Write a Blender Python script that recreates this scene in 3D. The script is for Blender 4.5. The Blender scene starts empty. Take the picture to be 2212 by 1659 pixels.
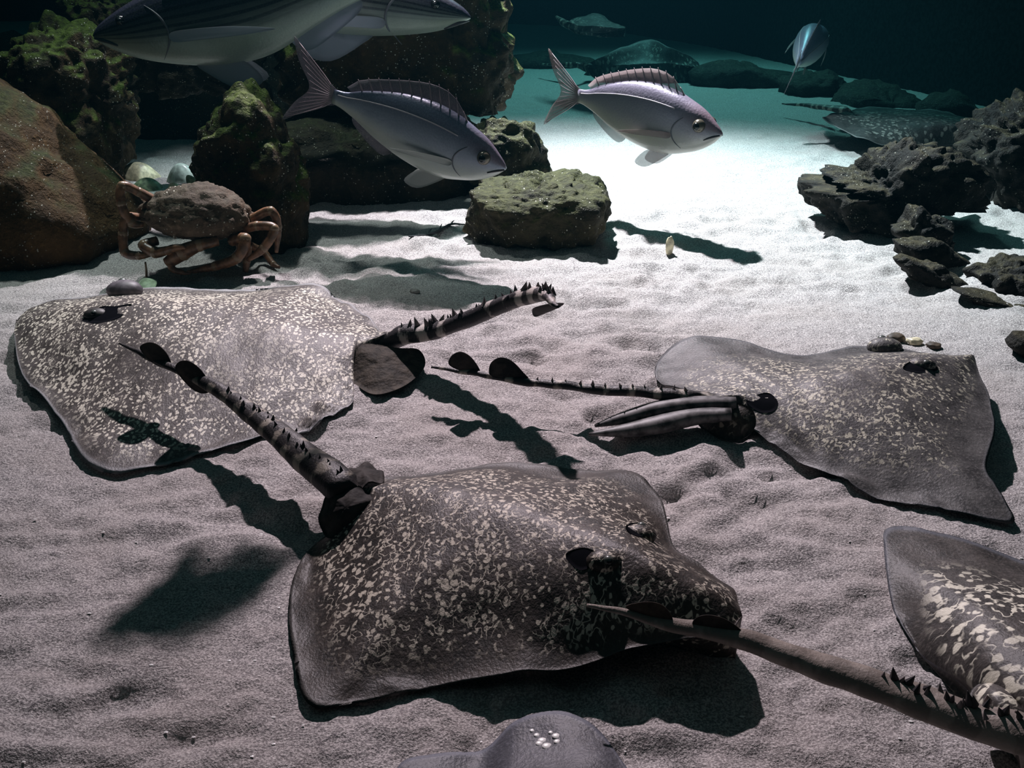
import bpy, bmesh, math, random
import numpy as np
from mathutils import Vector, noise
from mathutils.bvhtree import BVHTree

random.seed(7)
scene = bpy.context.scene
COL = scene.collection

# ------------------------------------------------------------------ camera
F = 2124.0
PITCH = math.radians(25.0)
CAM = Vector((0.0, 0.0, 0.70))
cam_data = bpy.data.cameras.new('camera')
cam_data.sensor_width = 36.0
cam_data.lens = 36.0 * F / 2212.0
cam_data.clip_start = 0.02
cam_data.clip_end = 60
cam = bpy.data.objects.new('camera', cam_data)
cam.location = CAM
cam.rotation_euler = (math.radians(90) - PITCH, 0, 0)
COL.objects.link(cam)
scene.camera = cam

# ------------------------------------------------------------------ water (the world is filled with it)
world = bpy.data.worlds.new('water')
scene.world = world
world.use_nodes = True
wt = world.node_tree
for n in list(wt.nodes):
    wt.nodes.remove(n)
wo = wt.nodes.new('ShaderNodeOutputWorld')
wbg = wt.nodes.new('ShaderNodeBackground')
wbg.inputs['Color'].default_value = (0.0, 0.02, 0.03, 1)
wbg.inputs['Strength'].default_value = 0.3
va = wt.nodes.new('ShaderNodeVolumeAbsorption')
va.inputs['Color'].default_value = (0.0, 0.82, 0.82, 1)
va.inputs['Density'].default_value = 0.28
vs = wt.nodes.new('ShaderNodeVolumeScatter')
vs.inputs['Color'].default_value = (0.12, 0.72, 1.0, 1)
vs.inputs['Density'].default_value = 0.004
vs.inputs['Anisotropy'].default_value = 0.35
vadd = wt.nodes.new('ShaderNodeAddShader')
wt.links.new(va.outputs[0], vadd.inputs[0])
wt.links.new(vs.outputs[0], vadd.inputs[1])
wt.links.new(wbg.outputs[0], wo.inputs['Surface'])
wt.links.new(vadd.outputs[0], wo.inputs['Volume'])

# ------------------------------------------------------------------ lamps above the tank, with added fills
LAMP = Vector((-0.25, 3.9, 2.5))
ld = bpy.data.lights.new('tank_spotlight', 'SPOT')
ld.energy = 3250
ld.color = (1.0, 0.275, 0.30)
ld.spot_size = math.radians(74)
ld.spot_blend = 1.0
ld.shadow_soft_size = 0.035
lo = bpy.data.objects.new('tank_spotlight', ld)
lo.location = LAMP
lo.rotation_euler = (Vector((0.25, 2.35, 0.0)) - LAMP).to_track_quat('-Z', 'Y').to_euler()
COL.objects.link(lo)

def spot(name, loc, aim, energy, color, size, soft):
    d = bpy.data.lights.new(name, 'SPOT')
    d.energy = energy
    d.color = color
    d.spot_size = math.radians(size)
    d.spot_blend = 1.0
    d.shadow_soft_size = soft
    o = bpy.data.objects.new(name, d)
    o.location = loc
    o.rotation_euler = (Vector(aim) - Vector(loc)).to_track_quat('-Z', 'Y').to_euler()
    COL.objects.link(o)


spot('sand_fill_beam', LAMP + Vector((0.03, 0.0, 0.02)), (0.55, 2.80, 0.0), 2600, (1.0, 0.36, 0.37), 44, 0.035)   # added beam at the main lamp's place, brightens the bright sand patch
spot('rock_spotlight', (-0.95, 3.10, 2.7), (-0.82, 2.55, 0.2), 620, (1.0, 0.36, 0.35), 44, 0.08)     # over the rock pile
spot('far_fill', (0.7, 5.4, 2.6), (0.6, 4.5, 0.0), 300, (1.0, 0.72, 0.70), 84, 0.30)           # added fill, brightens the sand at the far end

sd = bpy.data.lights.new('surface_fill', 'AREA')      # added ambient fill, spread over the whole water surface
sd.shape = 'RECTANGLE'
sd.size = 9.0
sd.size_y = 9.0
sd.energy = 26
sd.color = (1.0, 0.62, 0.66)
so = bpy.data.objects.new('surface_fill', sd)
so.location = (0, 3.0, 3.4)
COL.objects.link(so)

cy = scene.cycles
cy.max_bounces = 5
cy.diffuse_bounces = 2
cy.glossy_bounces = 2
cy.transmission_bounces = 3
cy.transparent_max_bounces = 8
cy.volume_bounces = 0

scene.view_settings.view_transform = 'Standard'
scene.view_settings.look = 'None'
scene.view_settings.gamma = 1.0
scene.view_settings.exposure = 0.0
scene.view_settings.use_curve_mapping = False

# ------------------------------------------------------------------ photo pixel -> place helpers
RT = Vector((1, 0, 0))
FW = Vector((0, math.cos(PITCH), -math.sin(PITCH)))
UP = Vector((0, math.sin(PITCH), math.cos(PITCH)))


def ray_dir(px, py):
    return RT * ((px - 1106.0) / F) + UP * (-(py - 829.5) / F) + FW


def gp(px, py, z=0.0):
    """point at height z seen at this pixel"""
    d = ray_dir(px, py)
    return CAM + d * ((z - CAM.z) / d.z)


def at(px, py, Y):
    """point at distance Y seen at this pixel"""
    d = ray_dir(px, py)
    return CAM + d * (Y / d.y)


# ------------------------------------------------------------------ numeric helpers
def catmull(P, sub):
    """upsample control array P (N,...) along axis 0"""
    P = np.asarray(P, dtype=float)
    n = len(P)
    out = []
    for i in range(n - 1):
        p0 = P[i - 1] if i > 0 else 2 * P[0] - P[1]
        p1, p2 = P[i], P[i + 1]
        p3 = P[i + 2] if i + 2 < n else 2 * P[-1] - P[-2]
        for k in range(sub):
            t = k / sub
            out.append(0.5 * ((2 * p1) + (-p0 + p2) * t + (2 * p0 - 5 * p1 + 4 * p2 - p3) * t * t + (-p0 + 3 * p1 - 3 * p2 + p3) * t ** 3))
    out.append(P[-1])
    return np.array(out)


def catmull_closed(P, sub):
    P = np.asarray(P, dtype=float)
    n = len(P)
    out = []
    for i in range(n):
        p0, p1, p2, p3 = P[i - 1], P[i], P[(i + 1) % n], P[(i + 2) % n]
        for k in range(sub):
            t = k / sub
            out.append(0.5 * ((2 * p1) + (-p0 + p2) * t + (2 * p0 - 5 * p1 + 4 * p2 - p3) * t * t + (-p0 + 3 * p1 - 3 * p2 + p3) * t ** 3))
    return np.array(out)


_prng = np.random.RandomState(3)
_perm = np.concatenate([_prng.permutation(256)] * 3)
_grad = _prng.rand(256) * 2 * np.pi


def perlin(x, y):
    xi = np.floor(x).astype(int)
    yi = np.floor(y).astype(int)
    xf, yf = x - xi, y - yi
    u = xf * xf * xf * (xf * (xf * 6 - 15) + 10)
    v = yf * yf * yf * (yf * (yf * 6 - 15) + 10)

    def g(ix, iy, dx, dy):
        a = _grad[_perm[_perm[ix & 255] + (iy & 255)]]
        return np.cos(a) * dx + np.sin(a) * dy
    n00 = g(xi, yi, xf, yf)
    n10 = g(xi + 1, yi, xf - 1, yf)
    n01 = g(xi, yi + 1, xf, yf - 1)
    n11 = g(xi + 1, yi + 1, xf - 1, yf - 1)
    return (n00 * (1 - u) + n10 * u) * (1 - v) + (n01 * (1 - u) + n11 * u) * v


def sand_height(x, y):
    """the relief of the sand bed"""
    x = np.asarray(x, dtype=float)
    y = np.asarray(y, dtype=float)
    h = 0.016 * perlin(x * 1.3 + 7, y * 1.6 + 3)
    wx = x + 0.05 * perlin(x * 5, y * 5)
    m = np.clip(perlin(x * 2.1 + 40, y * 2.6 + 11) * 1.5 + 0.65, 0.15, 1.0)
    h += m * 0.019 * perlin(wx * 9 + 20, y * 17 + 5)
    h += m * 0.015 * perlin(wx * 19 + 50, y * 33 + 8)
    h += 0.0045 * perlin(x * 55, y * 75)
    d = perlin(x * 11 + 90, y * 19 + 60)
    h -= m * 0.036 * np.clip(d - 0.22, 0, 0.16) * 2
    fade = np.clip((4.5 - y) / 2.0, 0.25, 1)
    return h * fade


# ------------------------------------------------------------------ object helpers
def tag(o, label=None, cat=None, group=None, kind=None):
    if label:
        o['label'] = label
    if cat:
        o['category'] = cat
    if group:
        o['group'] = group
    if kind:
        o['kind'] = kind
    return o


def empty(name, loc, label, cat, group=None):
    e = bpy.data.objects.new(name, None)
    e.empty_display_size = 0.05
    e.location = loc
    COL.objects.link(e)
    return tag(e, label, cat, group)


def origin_of(o):
    v = Vector((0, 0, 0))
    while o is not None:
        v = v + o.location
        o = o.parent
    return v


def mesh_obj(name, verts, faces, mat, parent=None, smooth=True, attrs=None):
    """verts in world space; the object is linked (under its parent) as ONE mesh"""
    org = origin_of(parent) if parent is not None else Vector((0, 0, 0))
    vs_ = np.asarray(verts, dtype=float) - np.array(org)
    me = bpy.data.meshes.new(name)
    me.from_pydata(vs_.tolist(), [], faces)
    me.update()
    if smooth:
        me.polygons.foreach_set('use_smooth', [True] * len(me.polygons))
    for k, arr in (attrs or {}).items():
        a = me.attributes.new(k, 'FLOAT', 'POINT')
        a.data.foreach_set('value', np.asarray(arr, dtype=np.float32))
    if mat:
        me.materials.append(mat)
    o = bpy.data.objects.new(name, me)
    COL.objects.link(o)
    if parent is not None:
        o.parent = parent
    return o


def loft(rings, close_ends=True):
    """rings (N,M,3) -> verts, faces"""
    R = np.asarray(rings)
    n, m, _ = R.shape
    verts = R.reshape(-1, 3)
    faces = []
    for i in range(n - 1):
        a, b = i * m, (i + 1) * m
        for j in range(m):
            k = (j + 1) % m
            faces.append((a + j, a + k, b + k, b + j))
    if close_ends:
        faces.append(tuple(range(m - 1, -1, -1)))
        faces.append(tuple((n - 1) * m + j for j in range(m)))
    return verts, faces


def tube(points, radii, m=10, sub=6, flat=1.0):
    """tapered tube along points; returns verts, faces"""
    P = catmull([tuple(p) for p in points], sub)
    rr = catmull(np.asarray(radii, dtype=float).reshape(-1, 1), sub)[:, 0]
    rr = np.maximum(rr, 1e-4)
    T = np.gradient(P, axis=0)
    T /= np.linalg.norm(T, axis=1)[:, None] + 1e-9
    up = np.array([0.05, 0.1, 1.0])
    rings = []
    for p, t, r in zip(P, T, rr):
        s = np.cross(t, up)
        s /= np.linalg.norm(s) + 1e-9
        u = np.cross(s, t)
        ring = []
        for j in range(m):
            a = 2 * math.pi * j / m
            ring.append(p + s * math.cos(a) * r + u * math.sin(a) * r * flat)
        rings.append(ring)
    return loft(rings)


def tube_obj(name, points, radii, mat, parent, m=10, sub=6, flat=1.0):
    v, f = tube(points, radii, m, sub, flat)
    return mesh_obj(name, v, f, mat, parent)


def patch(name, outline, center, thick, mat, parent, rings=7, sub=6, dome=0.0, wave=0.0, closed_curve=True):
    """a fin or lobe: a closed outline (world points) filled from a centre, with real thickness"""
    O = catmull_closed([tuple(p) for p in outline], sub) if closed_curve else np.array([tuple(p) for p in outline])
    c = np.array(tuple(center))
    nrm = np.zeros(3)
    for i in range(len(O)):
        nrm += np.cross(O[i - 1] - c, O[i] - c)
    nrm /= np.linalg.norm(nrm) + 1e-9
    if nrm[2] < 0:
        nrm = -nrm
    n = len(O)
    off = float(np.dot(c - O.mean(axis=0), nrm))
    c = c - nrm * off
    grid = np.array([[c + (O[i] - c) * (k / rings) + nrm * off * (1 - (k / rings) ** 2) for i in range(n)] for k in range(rings + 1)])
    for _ in range(30):
        g = grid.copy()
        for k in range(1, rings):
            g[k] = (grid[k - 1] + grid[k + 1] + np.roll(grid[k], 1, 0) + np.roll(grid[k], -1, 0)) / 4
        g[0] = grid[1].mean(axis=0)
        grid = .5 * grid + .5 * g
    verts, edge, faces = [], [], []
    for side in (1, -1):
        base = len(verts)
        verts.append(grid[0][0] + nrm * (dome + thick / 2 if side > 0 else -thick / 2))
        edge.append(0.0)
        for k in range(1, rings + 1):
            w = k / rings
            for i in range(n):
                p = grid[k][i]
                h = (dome * (1 - w * w) if side > 0 else 0) + side * thick / 2 * (1 - 0.75 * w ** 3)
                h += wave * w * w * math.sin(i * 0.9)
                verts.append(p + nrm * h)
                edge.append(w * 0.9)
        for i in range(n):
            j = (i + 1) % n
            tri = (base, base + 1 + i, base + 1 + j)
            faces.append(tri if side > 0 else tri[::-1])
            for k in range(1, rings):
                a, b = base + 1 + (k - 1) * n, base + 1 + k * n
                q = (a + i, b + i, b + j, a + j)
                faces.append(q if side > 0 else q[::-1])
    half = 1 + rings * n
    a, b = 1 + (rings - 1) * n, half + 1 + (rings - 1) * n
    for i in range(n):
        j = (i + 1) % n
        faces.append((a + j, a + i, b + i, b + j)[::-1])
    return mesh_obj(name, verts, faces, mat, parent, attrs={'edge': edge})


def ball(name, center, r, mat, parent, squash=(1, 1, 1), seg=14):
    bm = bmesh.new()
    bmesh.ops.create_uvsphere(bm, u_segments=seg, v_segments=seg // 2 + 2, radius=1.0)
    v = [(center[0] + a.co.x * r * squash[0], center[1] + a.co.y * r * squash[1], center[2] + a.co.z * r * squash[2]) for a in bm.verts]
    f = [[x.index for x in p.verts] for p in bm.faces]
    bm.free()
    return mesh_obj(name, v, f, mat, parent)


# ------------------------------------------------------------------ materials
class NT:
    def __init__(self, name):
        self.m = bpy.data.materials.new(name)
        self.m.use_nodes = True
        self.t = self.m.node_tree
        self.b = self.t.nodes['Principled BSDF']
        self.o = self.t.nodes['Material Output']

    def n(self, kind, **kw):
        x = self.t.nodes.new(kind)
        for k, v in kw.items():
            if k.startswith('i_'):
                x.inputs[k[2:].replace('_', ' ')].default_value = v
            else:
                setattr(x, k, v)
        return x

    def l(self, a, b):
        self.t.links.new(a, b)

    def math(self, op, a, b=None, clamp=False):
        x = self.n('ShaderNodeMath', operation=op, use_clamp=clamp)
        for i, v in enumerate((a, b)):
            if v is None:
                continue
            if isinstance(v, (int, float)):
                x.inputs[i].default_value = v
            else:
                self.l(v, x.inputs[i])
        return x.outputs[0]

    def mix(self, fac, a, b):
        x = self.n('ShaderNodeMix', data_type='RGBA')
        for s, v in ((x.inputs[0], fac), (x.inputs[6], a), (x.inputs[7], b)):
            if isinstance(v, (int, float)):
                s.default_value = v
            elif isinstance(v, tuple):
                s.default_value = v if len(v) == 4 else (*v, 1)
            else:
                self.l(v, s)
        return x.outputs[2]

    def ramp(self, v, a, b, lo=0.0, hi=1.0):
        x = self.n('ShaderNodeMapRange')
        x.interpolation_type = 'SMOOTHSTEP'
        x.inputs['From Min'].default_value = a
        x.inputs['From Max'].default_value = b
        x.inputs['To Min'].default_value = lo
        x.inputs['To Max'].default_value = hi
        self.l(v, x.inputs['Value'])
        return x.outputs[0]

    def coords(self, scale=(1, 1, 1), loc=(0, 0, 0)):
        tc = self.n('ShaderNodeTexCoord')
        mp = self.n('ShaderNodeMapping')
        mp.inputs['Scale'].default_value = scale
        mp.inputs['Location'].default_value = loc
        self.l(tc.outputs['Object'], mp.inputs['Vector'])
        return mp.outputs[0]

    def noise(self, vec, scale, detail=3, rough=0.55, dist=0.0):
        x = self.n('ShaderNodeTexNoise')
        x.inputs['Scale'].default_value = scale
        x.inputs['Detail'].default_value = detail
        x.inputs['Roughness'].default_value = rough
        x.inputs['Distortion'].default_value = dist
        self.l(vec, x.inputs['Vector'])
        return x

    def voro(self, vec, scale, feature='F1', rnd=1.0):
        x = self.n('ShaderNodeTexVoronoi', feature=feature)
        x.inputs['Scale'].default_value = scale
        x.inputs['Randomness'].default_value = rnd
        self.l(vec, x.inputs['Vector'])
        return x

    def attr(self, name):
        x = self.n('ShaderNodeAttribute', attribute_name=name)
        return x.outputs['Fac']

    def bump(self, h, dist=0.002, strength=1.0):
        x = self.n('ShaderNodeBump')
        x.inputs['Distance'].default_value = dist
        x.inputs['Strength'].default_value = strength
        self.l(h, x.inputs['Height'])
        self.l(x.outputs[0], self.b.inputs['Normal'])

    def col(self, c):
        if isinstance(c, tuple):
            self.b.inputs['Base Color'].default_value = (*c, 1)
        else:
            self.l(c, self.b.inputs['Base Color'])

    def set(self, rough=0.6, spec=0.4, metal=0.0):
        self.b.inputs['Roughness'].default_value = rough
        self.b.inputs['Specular IOR Level'].default_value = spec
        self.b.inputs['Metallic'].default_value = metal
        return self.m


def mat_plain(name, c, rough=0.6, spec=0.4, metal=0.0, vary=0.0):
    t = NT(name)
    if vary:
        v = t.coords()
        nz = t.noise(v, 60, 3)
        t.col(t.mix(t.ramp(nz.outputs[0], 0.35, 0.65), tuple(x * (1 - vary) for x in c), tuple(min(1, x * (1 + vary)) for x in c)))
    else:
        t.col(c)
    return t.set(rough, spec, metal)


def mat_sand():
    t = NT('sand')
    v = t.coords()
    g = t.noise(v, 420, 2, 0.7)
    g2 = t.noise(v, 170, 2, 0.7)
    big = t.noise(v, 5, 4, 0.6)
    c = t.mix(t.ramp(g.outputs[0], 0.36, 0.66), (0.22, 0.20, 0.20), (0.66, 0.61, 0.59))
    c = t.mix(t.ramp(g2.outputs[0], 0.56, 0.70, 0, 0.65), c, (0.17, 0.155, 0.165))
    c = t.mix(t.ramp(big.outputs[0], 0.4, 0.65, 0, 0.25), c, (0.42, 0.36, 0.33))
    t.col(c)
    h = t.math('ADD', g.outputs[0], t.math('MULTIPLY', g2.outputs[0], 1.2))
    t.bump(h, 0.0022, 0.8)
    return t.set(0.9, 0.15)


def mat_ray(name, dark, mid, spot, rim, scale=68, thr=0.30, verm=0.5, seed=0.0, fade=(0.72, 0.95), stretch=(1, 1, 0.5), tail=((0.03, 0.026, 0.024), (0.3, 0.27, 0.23))):
    t = NT(name)
    v0 = t.coords(stretch, (seed, seed * 0.7, seed * 0.3))
    dn = t.noise(v0, 62, 2)
    va_ = t.n('ShaderNodeVectorMath', operation='MULTIPLY_ADD')
    t.l(dn.outputs['Color'], va_.inputs[0])
    va_.inputs[1].default_value = (0.017, 0.017, 0.017)
    t.l(v0, va_.inputs[2])
    v = va_.outputs[0]
    low = t.noise(v0, 7, 3)
    edge = t.attr('edge')
    # base
    base_n = t.noise(v0, 26, 4, 0.65)
    base = t.mix(t.ramp(base_n.outputs[0], 0.36, 0.64), dark, mid)
    fine = t.noise(v0, 260, 2, 0.6)
    base = t.mix(t.ramp(fine.outputs[0], 0.45, 0.75, 0, 0.45), base, tuple(x * 2.2 for x in mid))
    # round spots
    vo = t.voro(v, scale)
    th = t.math('ADD', thr, t.math('MULTIPLY', t.math('SUBTRACT', low.outputs[0], 0.5), 0.55))
    spots = t.ramp(t.math('SUBTRACT', th, vo.outputs['Distance']), -0.01, 0.10)
    # worm-like lines
    vn = t.noise(v, scale * 0.85, 1.5, 0.5)
    ln = t.math('ABSOLUTE', t.math('SUBTRACT', vn.outputs[0], 0.52))
    lines = t.math('SUBTRACT', 1.0, t.ramp(ln, 0.010, 0.038))
    lm = t.noise(v0, 11, 2)
    lines = t.math('MULTIPLY', lines, t.ramp(lm.outputs[0], 0.66 - 0.3 * verm, 0.80 - 0.3 * verm))
    brk = t.noise(v0, 48, 1)
    lines = t.math('MULTIPLY', lines, t.ramp(brk.outputs[0], 0.40, 0.55))
    pat = t.math('MAXIMUM', spots, lines)
    pat = t.math('MULTIPLY', pat, t.ramp(edge, fade[0], fade[1], 1.0, 0.0))
    big = t.noise(v0, 4.0, 2)
    pat = t.math('MULTIPLY', pat, t.ramp(big.outputs[0], 0.30, 0.46, 0.25, 1.0))
    c = t.mix(pat, base, spot)
    c = t.mix(t.ramp(edge, 0.955, 0.99, 0.0, 0.6), c, rim)
    # the tail: dark with broken pale bands
    tb = t.math('ADD', t.math('MULTIPLY', t.math('SINE', t.math('MULTIPLY', t.attr('length'), 165.0)), 0.10), base_n.outputs[0])
    tc_ = t.mix(t.ramp(tb, 0.53, 0.64), tail[0], tail[1])
    c = t.mix(t.attr('tail'), c, tc_)
    t.col(c)
    t.bump(t.math('ADD', t.math('MULTIPLY', pat, 0.12), fine.outputs[0]), 0.0014, 0.6)
    return t.set(0.52, 0.35)


def mat_fin(name, c, c2, transl=0.35, scale=55):
    t = NT(name)
    v = t.coords((1, 1, 1))
    nz = t.noise(v, scale, 3, 0.6)
    t.col(t.mix(t.ramp(nz.outputs[0], 0.35, 0.65), c, c2))
    t.set(0.75, 0.2)
    t.bump(nz.outputs[0], 0.006, 0.8)
    tr = t.n('ShaderNodeBsdfTranslucent')
    tr.inputs['Color'].default_value = (*[min(1, x * 1.6) for x in c2], 1)
    mx = t.n('ShaderNodeMixShader')
    mx.inputs[0].default_value = transl
    t.l(t.b.outputs[0], mx.inputs[1])
    t.l(tr.outputs[0], mx.inputs[2])
    t.l(mx.outputs[0], t.o.inputs['Surface'])
    return t.m


def mat_fin_clear(name, c, alpha=0.5):
    """membrane of a fish fin: partly clear"""
    t = NT(name)
    t.col(c)
    t.set(0.45, 0.3)
    t.b.inputs['Alpha'].default_value = alpha
    return t.m


def mat_fish(name, back, flank, belly, blush=None, stripes=0.0):
    t = NT(name)
    hv = t.attr('height')
    al = t.attr('along')
    v = t.coords()
    nz = t.noise(v, 30, 3)
    nf = t.noise(v, 300, 2)
    h = t.math('ADD', hv, t.math('MULTIPLY', t.math('SUBTRACT', nz.outputs[0], 0.5), 0.25))
    c = t.mix(t.ramp(h, -0.75, 0.10), belly, flank)
    c = t.mix(t.ramp(h, 0.15 - 0.25 * (stripes > 0), 0.85 - 0.25 * (stripes > 0)), c, back)
    if stripes:
        s = t.math('SINE', t.math('MULTIPLY', hv, 34.0))
        f = t.math('MULTIPLY', t.ramp(s, -0.1, 0.7), t.math('MULTIPLY', t.ramp(hv, -0.45, 0.0), stripes))
        c = t.mix(f, c, tuple(x * 0.45 for x in back))
    if blush:
        f = t.math('MULTIPLY', t.ramp(al, 0.30, 0.05), t.ramp(hv, 0.15, 0.6))
        c = t.mix(t.math('MULTIPLY', f, 0.6), c, blush)
    c = t.mix(t.ramp(nf.outputs[0], 0.4, 0.7, 0, 0.18), c, tuple(min(1, x * 1.5) for x in flank))
    t.col(c)
    vo = t.voro(v, 170)
    t.bump(t.math('SUBTRACT', 1.0, vo.outputs['Distance']), 0.0006, 0.5)
    return t.set(0.38, 0.5, 0.25)


def mat_rock(name, c1, c2, moss, moss_amt=0.5, sparkle=0.6, seed=0.0, bumps=1.0):
    t = NT(name)
    v = t.coords((1, 1, 1), (seed, seed, seed))
    n1 = t.noise(v, 9, 5, 0.65)
    n2 = t.noise(v, 55, 4, 0.7)
    c = t.mix(t.ramp(n1.outputs[0], 0.35, 0.65), c1, c2)
    c = t.mix(t.ramp(n2.outputs[0], 0.52, 0.75, 0, 0.5), c, tuple(min(1, x * 2.2) for x in c2))
    geo = t.n('ShaderNodeNewGeometry')
    sx = t.n('ShaderNodeSeparateXYZ')
    t.l(geo.outputs['Normal'], sx.inputs[0])
    m = t.math('ADD', sx.outputs['Z'], t.math('MULTIPLY', t.math('SUBTRACT', n1.outputs[0], 0.5), 2.0))
    mf = t.ramp(m, 0.75 - 0.7 * moss_amt, 1.25 - 0.7 * moss_amt, 0, 0.95)
    mcol = t.mix(t.ramp(n2.outputs[0], 0.35, 0.65), tuple(x * 0.4 for x in moss), moss)
    c = t.mix(mf, c, mcol)
    # pale grains caught in the growth
    vo = t.voro(v, 190)
    sel = t.n('ShaderNodeSeparateXYZ')
    t.l(vo.outputs['Color'], sel.inputs[0])
    gr = t.math('MULTIPLY', t.ramp(vo.outputs['Distance'], 0.42, 0.25), t.ramp(sel.outputs['X'], 0.86, 0.9))
    gm = t.noise(v, 14, 2)
    gr = t.math('MULTIPLY', gr, t.ramp(gm.outputs[0], 0.42, 0.58, 0, sparkle))
    c = t.mix(gr, c, (0.75, 0.72, 0.6))
    t.col(c)
    hh = t.math('ADD', t.math('MULTIPLY', n2.outputs[0], 1.0), t.math('MULTIPLY', gr, 0.5))
    t.bump(hh, 0.012 * bumps, 0.9)
    return t.set(0.75, 0.18)


M = {}
M['sand'] = mat_sand()
M['ray_a'] = mat_ray('ray_skin_grey', (0.055, 0.046, 0.042), (0.105, 0.090, 0.084), (0.80, 0.74, 0.62), (0.50, 0.50, 0.52), 118, 0.42, 0.7, 1.3, (0.80, 0.98), (1.35, 0.9, 0.5), ((0.02, 0.018, 0.02), (0.50, 0.46, 0.42)))
M['ray_a_dark'] = mat_ray('ray_skin_grey_dark', (0.020, 0.017, 0.014), (0.055, 0.045, 0.036), (0.55, 0.50, 0.40), (0.2, 0.2, 0.2), 70, 0.26, 1.0, 2.2, (0.55, 0.8))
M['ray_b'] = mat_ray('ray_skin_dark', (0.016, 0.013, 0.011), (0.046, 0.036, 0.030), (0.62, 0.56, 0.46), (0.10, 0.095, 0.09), 100, 0.34, 1.15, 4.1, (0.66, 0.90), (1.2, 1, .5), ((0.018, 0.015, 0.015), (0.26, 0.23, 0.19)))
M['ray_c'] = mat_ray('ray_skin_slate', (0.045, 0.042, 0.042), (0.105, 0.098, 0.095), (0.62, 0.58, 0.46), (0.13, 0.13, 0.14), 115, 0.33, 1.0, 7.7, (0.50, 0.78), (1, 1, .5), ((0.03, 0.027, 0.027), (0.42, 0.38, 0.33)))
M['ray_d'] = mat_ray('ray_skin_blotched', (0.028, 0.025, 0.023), (0.080, 0.070, 0.064), (0.85, 0.80, 0.66), (0.14, 0.15, 0.18), 66, 0.36, 1.2, 9.2, (0.60, 0.80), (1, 1, .5), ((0.22, 0.185, 0.16), (0.32, 0.27, 0.235)))
M['ray_e'] = mat_ray('ray_skin_blue_grey', (0.055, 0.056, 0.066), (0.095, 0.096, 0.112), (0.75, 0.74, 0.72), (0.2, 0.21, 0.25), 46, 0.06, 0.1, 12.1, (0.5, 0.7))
M['ray_far'] = mat_ray('ray_skin_far', (0.018, 0.018, 0.018), (0.040, 0.040, 0.040), (0.22, 0.22, 0.20), (0.22, 0.22, 0.22), 55, 0.36, 0.5, 15.5, (0.7, 0.9))
M['tail_fin'] = mat_fin('ray_tail_fin', (0.020, 0.017, 0.015), (0.055, 0.045, 0.038), 0.2)
M['pelvic_grey'] = mat_fin('ray_pelvic_fin', (0.030, 0.024, 0.018), (0.075, 0.060, 0.045), 0.2)
M['pelvic_dark'] = mat_fin('ray_pelvic_fin_dark', (0.016, 0.014, 0.013), (0.05, 0.043, 0.038), 0.1, 35)
M['thorn'] = mat_plain('ray_thorn', (0.20, 0.17, 0.17), 0.5)
M['thorn_dark'] = mat_plain('ray_thorn_dark', (0.03, 0.027, 0.03), 0.5)
M['eye_black'] = mat_plain('eye_black', (0.008, 0.009, 0.010), 0.15, 0.6)
M['eye_ring'] = mat_plain('eye_ring', (0.10, 0.11, 0.10), 0.3, 0.5)
M['eye_gold'] = mat_plain('eye_gold', (0.14, 0.12, 0.09), 0.25, 0.6, 0.4)
M['lid'] = mat_plain('eye_lid', (0.05, 0.045, 0.043), 0.5, 0.4, 0, 0.4)
M['lid_pale'] = mat_plain('eye_lid_pale', (0.12, 0.105, 0.12), 0.5, 0.4, 0, 0.4)
M['hole_and_shadow'] = mat_plain('spiracle_and_shadow', (0.008, 0.008, 0.010), 0.9, 0.0)  # spiracle openings, and the painted shadow on the right ray
M['clasper'] = mat_plain('clasper_skin', (0.10, 0.095, 0.095), 0.5, 0.3, 0, 0.7)
M['bream'] = mat_fish('bream_skin', (0.15, 0.17, 0.25), (0.30, 0.33, 0.41), (0.56, 0.59, 0.54), (0.26, 0.17, 0.20))
M['bream2'] = mat_fish('bream_skin_pink', (0.24, 0.21, 0.29), (0.34, 0.33, 0.38), (0.46, 0.46, 0.42), (0.34, 0.20, 0.22))
M['mullet'] = mat_fish('mullet_skin', (0.020, 0.020, 0.045), (0.10, 0.115, 0.105), (0.34, 0.38, 0.33), None, 0.8)
M['fin_bream'] = mat_fin_clear('bream_fin', (0.22, 0.20, 0.23), 0.55)
M['fin_pink'] = mat_fin_clear('bream_fin_pink', (0.40, 0.30, 0.30), 0.45)
M['fin_pale'] = mat_fin_clear('fish_fin_pale', (0.62, 0.62, 0.60), 0.8)
M['fin_mullet'] = mat_fin_clear('mullet_fin', (0.40, 0.43, 0.50), 0.65)
M['spine'] = mat_plain('fin_spine', (0.30, 0.24, 0.26), 0.4)
M['lateral'] = mat_plain('lateral_line', (0.42, 0.38, 0.42), 0.4)
M['mouth'] = mat_plain('mouth_line', (0.05, 0.045, 0.05), 0.5)
M['gill'] = mat_plain('gill_edge', (0.13, 0.13, 0.15), 0.5)
M['rock_brown'] = mat_rock('rock_brown', (0.040, 0.022, 0.008), (0.085, 0.046, 0.016), (0.05, 0.06, 0.018), 0.25, 0.6, 1.0)
M['rock_moss'] = mat_rock('rock_mossy', (0.018, 0.013, 0.006), (0.055, 0.034, 0.013), (0.070, 0.105, 0.013), 0.64, 0.9, 3.0)
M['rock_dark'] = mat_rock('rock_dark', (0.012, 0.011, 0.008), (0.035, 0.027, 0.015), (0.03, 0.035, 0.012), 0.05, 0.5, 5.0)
M['rock_ledge'] = mat_rock('rock_ledge', (0.018, 0.016, 0.010), (0.060, 0.050, 0.026), (0.072, 0.076, 0.026), 0.60, 1.0, 8.0)
M['reef'] = mat_rock('reef_rock', (0.005, 0.0045, 0.004), (0.016, 0.013, 0.009), (0.06, 0.05, 0.026), 0.16, 0.5, 11.0)
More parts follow.
